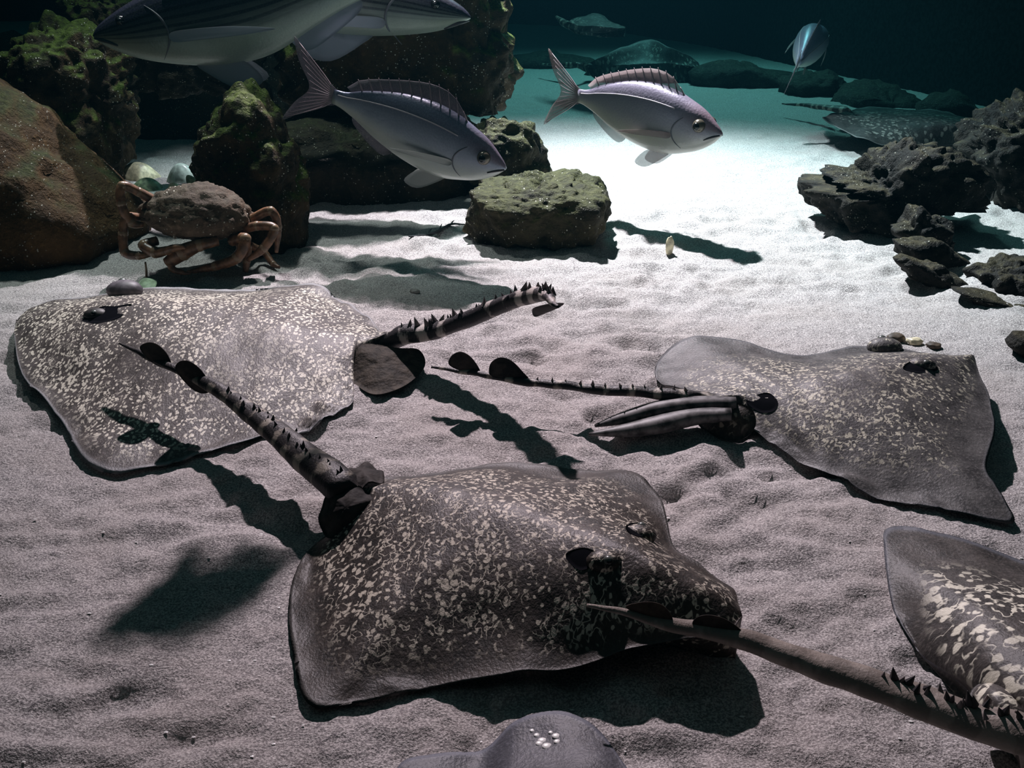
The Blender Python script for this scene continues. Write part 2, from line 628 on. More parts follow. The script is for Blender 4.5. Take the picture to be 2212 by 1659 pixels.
M['ridge'] = mat_rock('ridge_rock', (0.02, 0.02, 0.018), (0.05, 0.048, 0.042), (0.04, 0.045, 0.035), 0.3, 0.2, 13.0)
M['wall'] = mat_plain('tank_wall', (0.012, 0.016, 0.018), 0.8, 0.1, 0, 0.4)
M['crab_shell'] = mat_rock('crab_shell', (0.075, 0.055, 0.040), (0.16, 0.115, 0.08), (0.10, 0.085, 0.06), 0.3, 1.0, 17.0, 0.5)
M['crab_leg'] = mat_plain('crab_leg', (0.17, 0.085, 0.045), 0.4, 0.5, 0, 0.5)
M['crab_joint'] = mat_plain('crab_joint', (0.24, 0.16, 0.10), 0.3, 0.5)
M['shell_pale'] = mat_plain('shell_pale', (0.55, 0.68, 0.60), 0.35, 0.5, 0, 0.25)
M['shell_cream'] = mat_plain('shell_cream', (0.70, 0.62, 0.42), 0.45, 0.5, 0, 0.35)
M['shell_green'] = mat_plain('shell_green', (0.22, 0.26, 0.16), 0.5, 0.4, 0, 0.5)
M['shell_white'] = mat_plain('shell_white', (0.85, 0.83, 0.80), 0.3, 0.5)
M['weed'] = mat_plain('weed', (0.42, 0.55, 0.36), 0.5, 0.3, 0, 0.3)
M['twig'] = mat_plain('twig', (0.05, 0.05, 0.055), 0.7, 0.2, 0, 0.3)
M['pebble'] = mat_plain('pebble', (0.33, 0.30, 0.28), 0.6, 0.3, 0, 0.4)
M['pebble_dark'] = mat_plain('pebble_dark', (0.09, 0.065, 0.045), 0.6, 0.3, 0, 0.5)


# ------------------------------------------------------------------ the setting
def build_floor():
    nr, nc = 560, 640
    k = np.linspace(0, 1, nr)
    Y = 0.12 * (11.0 / 0.12) ** k
    Y = np.where(k < 0.15, np.linspace(-0.6, 1, nr) * 0 + 0.0, Y)
    # rows: even near the camera, growing with distance
    Y = 0.10 + 0.75 * (np.exp(k * 2.68) - 1)
    half = 1.5 + 0.95 * Y
    u = np.linspace(-1, 1, nc)
    u = np.sign(u) * (0.62 * np.abs(u) + 0.38 * np.abs(u) ** 3)
    X = half[:, None] * u[None, :]
    YY = np.repeat(Y[:, None], nc, axis=1)
    Z = sand_height(X, YY)
    verts = np.stack([X, YY, Z], axis=2).reshape(-1, 3)
    idx = np.arange(nr * nc).reshape(nr, nc)
    q = np.stack([idx[:-1, :-1], idx[:-1, 1:], idx[1:, 1:], idx[1:, :-1]], axis=2).reshape(-1, 4)
    o = mesh_obj('floor', verts, q.tolist(), M['sand'])
    tag(o, 'pale speckled sand floor of the tank with shallow dents and ripples', 'floor', kind='structure')


build_floor()


def build_wall():
    foot = [(-900, 60), (-200, 48), (500, 42), (1000, 48), (1250, 62), (1500, 95), (1750, 150), (2000, 203), (2212, 250), (2500, 320), (2900, 420)]
    P = catmull([tuple(gp(x, y, 0)) for x, y in foot], 6)
    n = len(P)
    rows = 24
    verts, faces = [], []
    for j in range(rows + 1):
        z = -0.1 + 3.4 * j / rows
        for i, p in enumerate(P):
            d = 0.10 * noise.noise(Vector((p[0] * 1.2, z * 1.6, 3.0))) + 0.05 * noise.noise(Vector((p[0] * 4, z * 4, 9.0)))
            verts.append((p[0], p[1] + d, z))
    m = n * (rows + 1)
    for j in range(rows + 1):
        for i, p in enumerate(P):
            verts.append((verts[j * n + i][0], verts[j * n + i][1] + 0.25, verts[j * n + i][2]))
    for j in range(rows):
        for i in range(n - 1):
            a, b, c, d = j * n + i, j * n + i + 1, (j + 1) * n + i + 1, (j + 1) * n + i
            faces.append((a, b, c, d))
            faces.append((m + d, m + c, m + b, m + a))
    o = mesh_obj('wall_back', verts, faces, M['wall'])
    tag(o, 'dark curved back wall of the tank', 'wall', kind='structure')


build_wall()


# ------------------------------------------------------------------ rocks
def rock(name, poly, Y, depth, mat, label, seed=0, amp=0.02, rough=1.0, knob=0.0, sub=5, q=0.62, group=None, cat='rock', freq=4.0):
    """a stone whose outline at distance Y is the polygon; rounded front and back, broken by noise"""
    pts = [at(x, y, Y) for x, y in poly]
    cx = sum(p.x for p in pts) / len(pts)
    cz = sum(p.z for p in pts) / len(pts)
    ang = sorted((math.atan2(p.z - cz, p.x - cx), math.hypot(p.x - cx, p.z - cz)) for p in pts)
    A = np.array([a for a, r in ang])
    Rr = np.array([r for a, r in ang])
    Ax = np.concatenate([A - 2 * math.pi, A, A + 2 * math.pi])
    Rx = np.concatenate([Rr, Rr, Rr])
    # straight edges between the corners (in polar form)
    ca, sa = Rx * np.cos(Ax), Rx * np.sin(Ax)

    def radius(th):
        i = int(np.searchsorted(Ax, th)) - 1
        i = max(0, min(len(Ax) - 2, i))
        x1, y1, x2, y2 = ca[i], sa[i], ca[i + 1], sa[i + 1]
        dx, dy = math.cos(th), math.sin(th)
        den = dx * (y2 - y1) - dy * (x2 - x1)
        if abs(den) < 1e-9:
            return Rx[i]
        return max(0.2 * min(Rx[i], Rx[i + 1]), (x1 * (y2 - y1) - y1 * (x2 - x1)) / den)
    bm = bmesh.new()
    bmesh.ops.create_icosphere(bm, subdivisions=sub, radius=1.0)
    so_ = Vector((seed * 3.17, seed * 1.73, seed * 0.91))
    verts = []
    for v in bm.verts:
        x, y, z = v.co
        rad = math.hypot(x, z)
        th = math.atan2(z, x)
        r = radius(th)
        rr = rad ** q if rad > 1e-6 else 0.0
        yy = math.copysign(abs(y) ** 0.75, y)
        p = Vector((cx + math.cos(th) * r * rr, Y + yy * depth, cz + math.sin(th) * r * rr))
        nrm = Vector((x, y, z))
        s = p + so_
        d = amp * 1.5 * noise.fractal(s * freq, 0.85, 2.1, 6)
        d += amp * 1.1 * (noise.ridged_multi_fractal(s * freq * 1.6, 0.9, 2.2, 4, 1.0, 2.0) - 1.1) * 0.5
        d += amp * 0.5 * rough * noise.noise(s * 22) + amp * 0.35 * rough * noise.noise(s * 48)
        if knob:
            f = noise.voronoi(s * 13)[0]
            d += knob * 1.5 * (0.6 - f[0] * 1.5)
            f = noise.voronoi(s * 30)[0]
            d += knob * 0.9 * (0.5 - f[0] * 1.3)
        p = p + nrm * d
        verts.append(p)
    faces = [[x.index for x in f.verts] for f in bm.faces]
    bm.free()
    base = Vector((cx, Y, min(p.z for p in verts)))
    V = np.array([tuple(p) for p in verts]) - np.array(base)
    o = mesh_obj(name, V, faces, mat)
    o.location = base
    return tag(o, label, cat, group)


def build_rocks():
    R = rock
    g = 'boulders of the rock pile'
    R('boulder', [(-260, 120), (-120, 170), (0, 222), (60, 255), (150, 340), (240, 425), (285, 495), (270, 545), (120, 610), (-100, 660), (-300, 600)],
      2.30, 0.24, M['rock_brown'], 'large smooth brown boulder with a sloping top at the left edge beside the crab', 1, 0.022, 0.6, group=g, cat='boulder')
    R('boulder', [(8, 240), (15, 105), (40, 66), (90, 50), (150, 70), (205, 95), (250, 140), (266, 240), (266, 345), (200, 380), (100, 340)],
      2.96, 0.20, M['rock_moss'], 'upright moss-topped boulder standing behind the sloping brown boulder', 2, 0.035, 1.2, knob=0.012, sub=6, group=g, cat='boulder')
    R('boulder', [(152, -8), (148, 20), (168, 70), (225, 84), (290, 70), (300, 0), (262, -24), (190, -26)],
      3.24, 0.15, M['rock_moss'], 'bright mossy block at the top left behind the dark-snouted grey fish', 3, 0.03, 1.2, knob=0.012, sub=6, group=g, cat='boulder')
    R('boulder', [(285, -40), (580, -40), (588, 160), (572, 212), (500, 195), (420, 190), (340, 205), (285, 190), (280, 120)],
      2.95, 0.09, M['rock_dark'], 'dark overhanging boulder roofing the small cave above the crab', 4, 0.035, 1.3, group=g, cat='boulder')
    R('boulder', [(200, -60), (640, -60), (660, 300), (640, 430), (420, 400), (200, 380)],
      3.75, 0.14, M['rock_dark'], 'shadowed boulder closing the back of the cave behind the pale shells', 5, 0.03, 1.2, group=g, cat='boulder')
    R('boulder', [(440, 330), (462, 250), (500, 200), (535, 182), (565, 195), (600, 250), (640, 330), (662, 420), (672, 500), (650, 545), (600, 552), (560, 520), (530, 470), (455, 420)],
      2.38, 0.17, M['rock_moss'], 'pointed upright boulder with green moss streaks to the right of the crab', 6, 0.022, 1.2, knob=0.012, sub=6, group=g, cat='boulder')
    R('boulder', [(590, -140), (1080, -140), (1088, 55), (1112, 110), (1108, 195), (1085, 230), (1020, 232), (860, 232), (680, 232), (604, 200)],
      3.13, 0.27, M['rock_moss'], 'big square dark boulder with a mossy right corner under the fish heads', 7, 0.03, 1.3, knob=0.012, sub=6, group=g, cat='boulder')
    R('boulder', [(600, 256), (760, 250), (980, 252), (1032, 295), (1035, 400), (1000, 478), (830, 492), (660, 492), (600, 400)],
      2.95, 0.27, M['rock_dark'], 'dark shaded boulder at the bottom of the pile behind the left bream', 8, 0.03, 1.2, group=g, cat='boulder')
    R('boulder', [(1030, 262), (1090, 256), (1150, 285), (1178, 345), (1186, 400), (1100, 425), (1030, 410), (1015, 330)],
      2.78, 0.14, M['rock_ledge'], 'rounded lumpy rock just beyond the left bream\'s snout', 9, 0.022, 1.5, knob=0.012, sub=6, group=g, cat='rock')
    R('boulder', [(1014, 440), (1018, 402), (1100, 394), (1190, 386), (1240, 384), (1300, 402), (1314, 450), (1308, 488), (1250, 515), (1150, 530), (1060, 515), (1020, 480)],
      2.42, 0.19, M['rock_ledge'], 'flat low rock with a mossy flat top standing alone on bright sand', 10, 0.018, 1.6, knob=0.012, sub=6, group=g, cat='rock')
    g = 'knobbly rocks of the reef'
    K = dict(knob=0.020, sub=6, group=g, q=0.7)
    R('reef_rock', [(1752, 428), (1756, 396), (1790, 384), (1840, 398), (1870, 372), (1905, 330), (1960, 302), (2040, 308), (2110, 340), (2110, 440), (2010, 448), (1985, 512), (1900, 505), (1830, 480), (1770, 458)],
      2.52, 0.16, M['reef'], 'largest knobbly black reef rock with a lump pointing left over the sand', 21, 0.028, 1.4, **K)
    R('reef_rock', [(2070, 330), (2110, 262), (2170, 232), (2320, 200), (2420, 300), (2360, 425), (2210, 432), (2100, 436)],
      2.80, 0.22, M['reef'], 'knobbly dark reef mass at the right edge behind the largest reef rock', 22, 0.03, 1.4, **K)
    R('reef_rock', [(1925, 490), (1985, 450), (2025, 472), (2072, 520), (2050, 545), (1990, 532), (1945, 525)],
      2.28, 0.07, M['reef'], 'small rough reef lump between the largest reef rock and the low slabs', 23, 0.015, 1.4, **K)
    R('reef_rock', [(1932, 520), (2000, 524), (2070, 552), (2096, 578), (2040, 580), (1980, 566), (1940, 545)],
      2.16, 0.04, M['reef'], 'thin arched reef slab curving over a pale patch of sand', 24, 0.010, 1.2, **{**K, 'knob': 0.012})
    R('reef_rock', [(1925, 555), (1945, 545), (2010, 566), (2070, 598), (2112, 640), (2060, 632), (1990, 612), (1945, 592)],
      2.03, 0.06, M['reef'], 'long low brown reef slab sloping down to the right on open sand', 25, 0.010, 1.2, **{**K, 'knob': 0.012})
    R('reef_rock', [(2096, 595), (2110, 572), (2150, 556), (2200, 562), (2260, 568), (2290, 640), (2220, 665), (2150, 648), (2105, 628)],
      2.02, 0.10, M['reef'], 'round black reef rock at the right edge with a pale notch', 26, 0.014, 1.3, **K)
    R('reef_rock', [(2050, 622), (2110, 632), (2200, 648), (2300, 662), (2300, 695), (2180, 675), (2100, 652)],
      1.90, 0.05, M['reef'], 'lowest crumbly reef slab below the round black reef rock', 27, 0.010, 1.2, **{**K, 'knob': 0.012})
    R('stone', [(2178, 742), (2196, 722), (2240, 722), (2270, 750), (2210, 764)],
      1.63, 0.03, M['reef'], 'small dark stone on the sand at the right edge above the right ray', 28, 0.006, 1.2, sub=4, cat='stone')
    g = 'dim rocks of the far ridge'
    labs = ['dim ridge rock left of the small dim bream, behind its tail', 'dim ridge rock right under the small dim bream',
            'dim flat ridge rock just behind the distant speckled ray', 'rightmost dim ridge rock, just above the reef mass at the right edge',
            'dim ridge rock farthest back, left of the pinkish bream\'s tail', 'dim ridge rock below the raised dark wing, behind the pinkish bream',
            'dim far rock at the left edge behind the upright mossy boulder']
    for i, (p, Y) in enumerate([
        ([(1480, 158), (1560, 138), (1640, 146), (1712, 160), (1715, 205), (1600, 208), (1500, 196)], 5.0),
        ([(1690, 170), (1740, 156), (1800, 152), (1836, 190), (1806, 232), (1700, 222)], 4.70),
        ([(1815, 196), (1900, 196), (1970, 206), (1990, 216), (1985, 252), (1900, 252), (1805, 240)], 4.40),
        ([(1985, 226), (2030, 204), (2066, 206), (2110, 238), (2170, 260), (2200, 300), (2050, 292), (1990, 262)], 4.05),
        ([(1100, 122), (1200, 112), (1290, 128), (1310, 152), (1180, 158), (1096, 152)], 5.7),
        ([(1250, 152), (1340, 138), (1420, 142), (1505, 162), (1495, 190), (1350, 184), (1260, 174)], 5.35),
        ([(-60, 78), (20, 70), (60, 90), (70, 130), (-60, 135)], 5.8),
    ]):
        R('ridge_rock', p, Y, 0.16, M['ridge'], labs[i], 40 + i, 0.03, 1.2, sub=4, group=g)


build_rocks()


# ------------------------------------------------------------------ rays (skates)
K_TOP, K_BOT = 44, 26
W_TOP = np.sin(np.linspace(-math.pi / 2, math.pi / 2, K_TOP + 1) * 0.999) / math.sin(math.pi / 2 * 0.999)
W_TOP = 0.5 * W_TOP + 0.5 * np.linspace(-1, 1, K_TOP + 1)
W_BOT = np.linspace(1, -1, K_BOT + 1)[1:-1]


def dome(w):
    w = np.abs(w)
    return (1 - w) ** 1.7 * (1 + 1.35 * w)


def ray_body(parent, rows, tail, mat, wave=0.004, seed=0, belly=0.008):
    """one continuous skin: disc rows (near edge, spine top, far edge) and then the tail rings.
    every row entry is (px, py, z); tail entries are (px, py, z, radius)"""
    rings = []
    for L, S, Rr in rows:
        l, s, r = np.array(gp(*L)), np.array(gp(*S)), np.array(gp(*Rr))
        for e_ in (l, r):
            if e_[2] < .03 and belly < .1:
                e_[2] += float(sand_height(e_[0], e_[1]))
        s0 = s.copy()
        ring = []
        for w in W_TOP:
            e = l if w < 0 else r
            a = abs(w)
            p = s * (1 - a) + e * a
            p[2] = e[2] + (s[2] - e[2]) * dome(w)
            ring.append(p)
        for w in W_BOT:
            e = l if w < 0 else r
            a = abs(w)
            p = s0 * (1 - a) + e * a
            bz = belly if belly > .1 else min(belly, s[2] * 0.3)
            p[2] = e[2] - 0.005 * (1 - a) ** 0.3 + (bz - e[2]) * (1 - a) ** 1.5 if e[2] > bz else e[2] - 0.004
            ring.append(p)
        rings.append(ring)
    nb = len(rings)
    T = [np.array(gp(x, y, z)) for x, y, z, r in tail]
    prev = np.mean([np.array(gp(*rows[-1][0])), np.array(gp(*rows[-1][2]))], axis=0)
    side0 = np.array(gp(*rows[-1][2])) - np.array(gp(*rows[-1][0]))
    for i, (x, y, z, rad) in enumerate(tail):
        a = T[i - 1] if i > 0 else prev
        b = T[i + 1] if i + 1 < len(T) else T[i]
        t = b - a
        t /= np.linalg.norm(t) + 1e-9
        s = np.cross(t, (0, 0, 1.0))
        s /= np.linalg.norm(s) + 1e-9
        if np.dot(s, side0) < 0:
            s = -s
        u = np.cross(s, t)
        if u[2] < 0:
            u = -u
        ring = []
        for w in W_TOP:
            ring.append(T[i] + s * w * rad + u * rad * 0.8 * math.sqrt(max(0, 1 - w * w)))
        for w in W_BOT:
            ring.append(T[i] + s * w * rad - u * rad * 0.65 * math.sqrt(max(0, 1 - w * w)))
        rings.append(ring)
    SUB = 9
    G = catmull(np.array(rings), SUB)
    n, m, _ = G.shape
    nbody = (nb - 1) * SUB
    wv = np.concatenate([np.abs(W_TOP), np.abs(W_BOT)])
    edge = np.zeros((n, m))
    for i in range(n):
        k = 1.0 if i <= nbody - SUB else max(0.0, 1 - (i - nbody + SUB) / (2.0 * SUB))
        edge[i] = wv * k
        if i < SUB * 1:
            edge[i] = np.maximum(edge[i], 1 - 0.9 * i / SUB) * 0.9
    # gentle folds of the wings and small lumps of the back
    flat = G.reshape(-1, 3)
    ed = edge.reshape(-1)
    dz = np.zeros(len(flat))
    for i, p in enumerate(flat):
        v = Vector(p) * 1.0
        dz[i] = wave * ed[i] ** 2 * 2.2 * noise.noise(v * 13 + Vector((seed, 0, 0))) + 0.0022 * noise.noise(v * 38) + 0.004 * noise.noise(v * 11 + Vector((0, seed, 3))) * (1 - ed[i])
    flat[:, 2] += dz
    flat[:, 2] = np.maximum(flat[:, 2], sand_height(flat[:, 0], flat[:, 1]) + np.tile(np.where(np.arange(m) <= K_TOP, .007, .001), n))
    verts, faces = loft(flat.reshape(n, m, 3))
    tl = np.zeros((n, m))
    sp = np.zeros((n, m))
    for i in range(n):
        tl[i] = min(1.0, max(0.0, (i - nbody + SUB) / (1.5 * SUB)))
        sp[i] = i / n
    # length along the animal, for the bands of the tail
    cen = G.mean(axis=1)
    ln = np.concatenate([[0], np.cumsum(np.linalg.norm(np.diff(cen, axis=0), axis=1))])
    sp = np.repeat(ln[:, None], m, axis=1)
    return mesh_obj('body', verts, faces, mat, parent, attrs={'edge': ed, 'tail': tl.reshape(-1), 'length': sp.reshape(-1)}), G


def surf(body, px, py):
    """where the line of sight through this pixel meets the skin, and the skin's normal there"""
    key = body.name
    if key not in _bvh:
        org = origin_of(body)
        _bvh[key] = BVHTree.FromPolygons([v.co + org for v in body.data.vertices], [tuple(p.vertices) for p in body.data.polygons])
    loc, nrm, _, _ = _bvh[key].ray_cast(CAM, ray_dir(px, py).normalized())
    if loc is None:
        return gp(px, py, .05), Vector((0, 0, 1))
    if nrm.z < 0:
        nrm = -nrm
    return loc, nrm


_bvh = {}


def skin_patch(name, body, pts, mat, parent, thick=.0012, lift=.0006):
    P = []
    for x, y in pts:
        l, n_ = surf(body, x, y)
        P.append(l + n_ * lift)
    cx, cy = sum(p[0] for p in pts) / len(pts), sum(p[1] for p in pts) / len(pts)
    l, n_ = surf(body, cx, cy)
    return patch(name, P, l + n_ * lift, thick, mat, parent, 5, 5)


def ray_eye(parent, px, py, z, r, lid, look=(0.3, -0.9), spir=None, body=None):
    """an eye bulging from the back, with its lid, pupil and the spiracle behind it"""
    p = surf(body, px, py)[0] if body else gp(px, py, z)
    p = p - Vector((0, 0, r * .35))
    e = ball('eye', p, r * 1.25, lid, parent, (1.5, 1.1, 0.85))
    d = Vector((look[0], look[1], 0.25)).normalized()
    ball('iris', p + Vector((0, 0, r * .35)) + d * r * 0.75, r * 0.55, M['eye_ring'], e)
    ball('pupil', p + Vector((0, 0, r * .35)) + d * r * 1.02, r * 0.36, M['eye_black'], e)
    if spir:
        skin_patch('spiracle', body, [(x, y) for x, y, zz in spir], M['hole_and_shadow'], parent)
    return e


_thorn_me = {}


def thorns(parent, pts, size, mat):
    """thorns along the tail ridge: pts are world points"""
    key = (round(size, 4), mat.name)
    if key not in _thorn_me:
        bm = bmesh.new()
        bmesh.ops.create_cone(bm, segments=6, radius1=size * 0.55, radius2=0.0002, depth=size * 1.5, cap_ends=True)
        bmesh.ops.translate(bm, verts=bm.verts, vec=(0, 0, size * 0.55))
        me = bpy.data.meshes.new('thorn')
        bm.to_mesh(me)
        bm.free()
        me.materials.append(mat)
        _thorn_me[key] = me
    org = origin_of(parent)
    for i, p in enumerate(pts):
        o = bpy.data.objects.new('thorn', _thorn_me[key])
        o.location = Vector(p) - org
        o.rotation_euler = (random.uniform(-0.4, 0.4), random.uniform(-0.4, 0.4), random.uniform(0, 3))
        s = random.uniform(0.7, 1.25)
        o.scale = (s, s, s)
        COL.objects.link(o)
        o.parent = parent


def along_tail(tail, a, b, n, lift=0.8, jitter=0.0):
    """points on the crest of the tail between fractions a and b"""
    P = catmull([(*gp(x, y, z), r) for x, y, z, r in tail], 12)
    out = []
    for k in range(n):
        t = a + (b - a) * k / max(1, n - 1)
        i = int(t * (len(P) - 1))
        p = P[i]
        out.append((p[0] + random.uniform(-1, 1) * jitter * p[3], p[1] + random.uniform(-1, 1) * jitter * p[3], p[2] + p[3] * lift * (1 - 0.35 * jitter * random.random())))
    return out


def lobe(name, pts, center, mat, parent, thick=0.006, dome_=0.008, wave=0.0):
    return patch(name, [gp(*p) for p in pts], gp(*center), thick, mat, parent, 8, 6, dome_, wave)


def upright_fin(name, pts, z0, px0, py0, mat, parent, thick=0.004):
    """a fin standing on the tail: outline in pixels, at the distance of tail point (px0,py0,z0)"""
    Y = gp(px0, py0, z0).y
    P = [at(x, y, Y) for x, y in pts]
    c = sum(P, Vector()) / len(P)
    return patch(name, P, c, thick, mat, parent, 5, 6)


def base_of(px, py):
    p = gp(px, py, 0)
    return Vector((p.x, p.y, 0))


def build_ray_left():
    root = empty('ray', base_of(420, 800), 'large grey ray densely dotted with pale spots, lying in front of the crab', 'ray', 'spotted rays')
    rows = [
        ((34, 690, .030), (36, 688, .032), (40, 684, .030)),
        ((33, 735, .024), (62, 684, .046), (72, 660, .036)),
        ((48, 815, .018), (130, 672, .064), (150, 650, .038)),
        ((105, 880, .010), (215, 660, .082), (225, 634, .040)),
        ((148, 940, .006), (295, 655, .088), (315, 622, .034)),
        ((172, 985, .007), (370, 660, .088), (410, 620, .030)),
        ((228, 1014, .007), (450, 670, .084), (510, 618, .028)),
        ((335, 1003, .004), (525, 682, .078), (600, 620, .026)),
        ((450, 974, .004), (595, 694, .072), (680, 626, .024)),
        ((570, 945, .004), (655, 704, .066), (738, 650, .022)),
        ((690, 915, .004), (710, 714, .060), (780, 682, .022)),
        ((762, 872, .006), (755, 722, .055), (806, 702, .026)),
        ((752, 800, .020), (785, 727, .050), (822, 712, .034)),
        ((800, 752, .030), (815, 729, .050), (836, 716, .040)),
    ]
    tail = [(870, 727, .052, .024), (930, 717, .070, .021), (990, 700, .095, .020), (1050, 677, .125, .019), (1105, 655, .155, .019),
            (1150, 640, .18, .018), (1180, 640, .195, .013), (1192, 655, .20, .006), (1206, 664, .20, .003)]
    body, _ = ray_body(root, rows, tail, M['ray_a'], 0.005, 1)
    ray_eye(root, 207, 676, .080, .012, M['lid'], (0.1, -1), [(178, 692, .072), (215, 664, .082), (250, 662, .085), (285, 658, .086), (262, 684, .080), (215, 698, .073)], body)
    ray_eye(root, 268, 620, .062, .019, M['lid_pale'], (-0.4, 0.8))
    lobe('pelvic_fin', [(745, 745, .04), (800, 742, .042), (860, 752, .04), (905, 756, .03), (918, 790, .018), (880, 830, .012), (820, 852, .010), (780, 840, .008), (740, 800, .010)], (825, 795, .026), M['pelvic_grey'], root, .005, .004)
    upright_fin('dorsal_fin', [(1150, 668), (1168, 660), (1195, 655), (1218, 655), (1208, 664), (1180, 676), (1155, 684)], .18, 1175, 655, M['thorn'], root)
    thorns(root, along_tail(tail, .02, .80, 24, 0.8, .35), .0095, M['thorn'])
    thorns(root, along_tail(tail, .05, .78, 26, 0.6, .8), .008, M['thorn_dark'])


def build_ray_front():
    root = empty('ray', base_of(1080, 1280), 'dark brown ray with cream worm-like markings nearest the middle foreground', 'ray', 'spotted rays')
    rows = [
        ((1603, 1338, .060), (1600, 1328, .062), (1597, 1318, .060)),
        ((1560, 1376, .060), (1560, 1290, .082), (1580, 1262, .062)),
        ((1425, 1388, .056), (1455, 1238, .098), (1512, 1210, .060)),
        ((1285, 1432, .036), (1372, 1195, .106), (1462, 1180, .052)),
        ((1120, 1466, .020), (1290, 1160, .106), (1440, 1118, .044)),
        ((940, 1486, .008), (1190, 1125, .100), (1418, 1062, .036)),
        ((775, 1516, .005), (1090, 1092, .094), (1366, 1018, .030)),
        ((668, 1527, .006), (1020, 1072, .088), (1245, 999, .026)),
        ((632, 1410, .006), (960, 1058, .082), (1095, 990, .024)),
        ((624, 1290, .006), (905, 1052, .076), (990, 1003, .024)),
        ((650, 1205, .008), (855, 1050, .070), (905, 1020, .030)),
        ((705, 1140, .020), (812, 1052, .064), (845, 1026, .040)),
        ((735, 1105, .034), (780, 1056, .062), (800, 1030, .046)),
    ]
    tail = [(735, 1050, .060, .026), (690, 1012, .062, .024), (640, 972, .064, .021), (580, 922, .066, .018), (520, 876, .070, .015),
            (465, 840, .076, .012), (400, 805, .084, .009), (330, 775, .092, .006), (285, 753, .097, .004), (258, 740, .100, .002)]
    body, _ = ray_body(root, rows, tail, M['ray_b'], 0.005, 5)
    ray_eye(root, 1308, 1206, .096, .011, M['ray_b'], (0.25, -1), [(1222, 1200, 0), (1255, 1184, 0), (1285, 1192, 0), (1288, 1216, 0), (1252, 1232, 0)], body)
    ray_eye(root, 1380, 1150, .094, .011, M['ray_b'], (0.4, 0.8), [(1352, 1136, 0), (1380, 1130, 0), (1402, 1146, 0), (1392, 1160, 0), (1362, 1154, 0)], body)
    lobe('pelvic_fin', [(700, 1080, .05), (740, 1050, .06), (800, 1060, .06), (815, 1100, .045), (770, 1140, .03), (715, 1165, .02), (690, 1130, .03)], (755, 1105, .050), M['pelvic_dark'], root, .008, .006, .004)
    lobe('pelvic_fin', [(740, 1030, .05), (775, 1004, .05), (815, 1012, .05), (830, 1035, .06), (790, 1050, .065), (755, 1050, .06)], (785, 1030, .060), M['pelvic_dark'], root, .008, .004, .004)
    upright_fin('dorsal_fin', [(380, 800), (386, 782), (408, 780), (435, 800), (458, 838), (440, 850), (412, 838)], .080, 430, 822, M['tail_fin'], root)
    upright_fin('dorsal_fin', [(302, 752), (318, 740), (340, 744), (362, 766), (372, 796), (350, 794), (325, 780)], .090, 345, 782, M['tail_fin'], root)
    thorns(root, along_tail(tail, .0, .50, 20, 0.75, .3), .006, M['thorn_dark'])
    thorns(root, along_tail(tail, .0, .45, 18, 0.6, .8), .005, M['thorn_dark'])


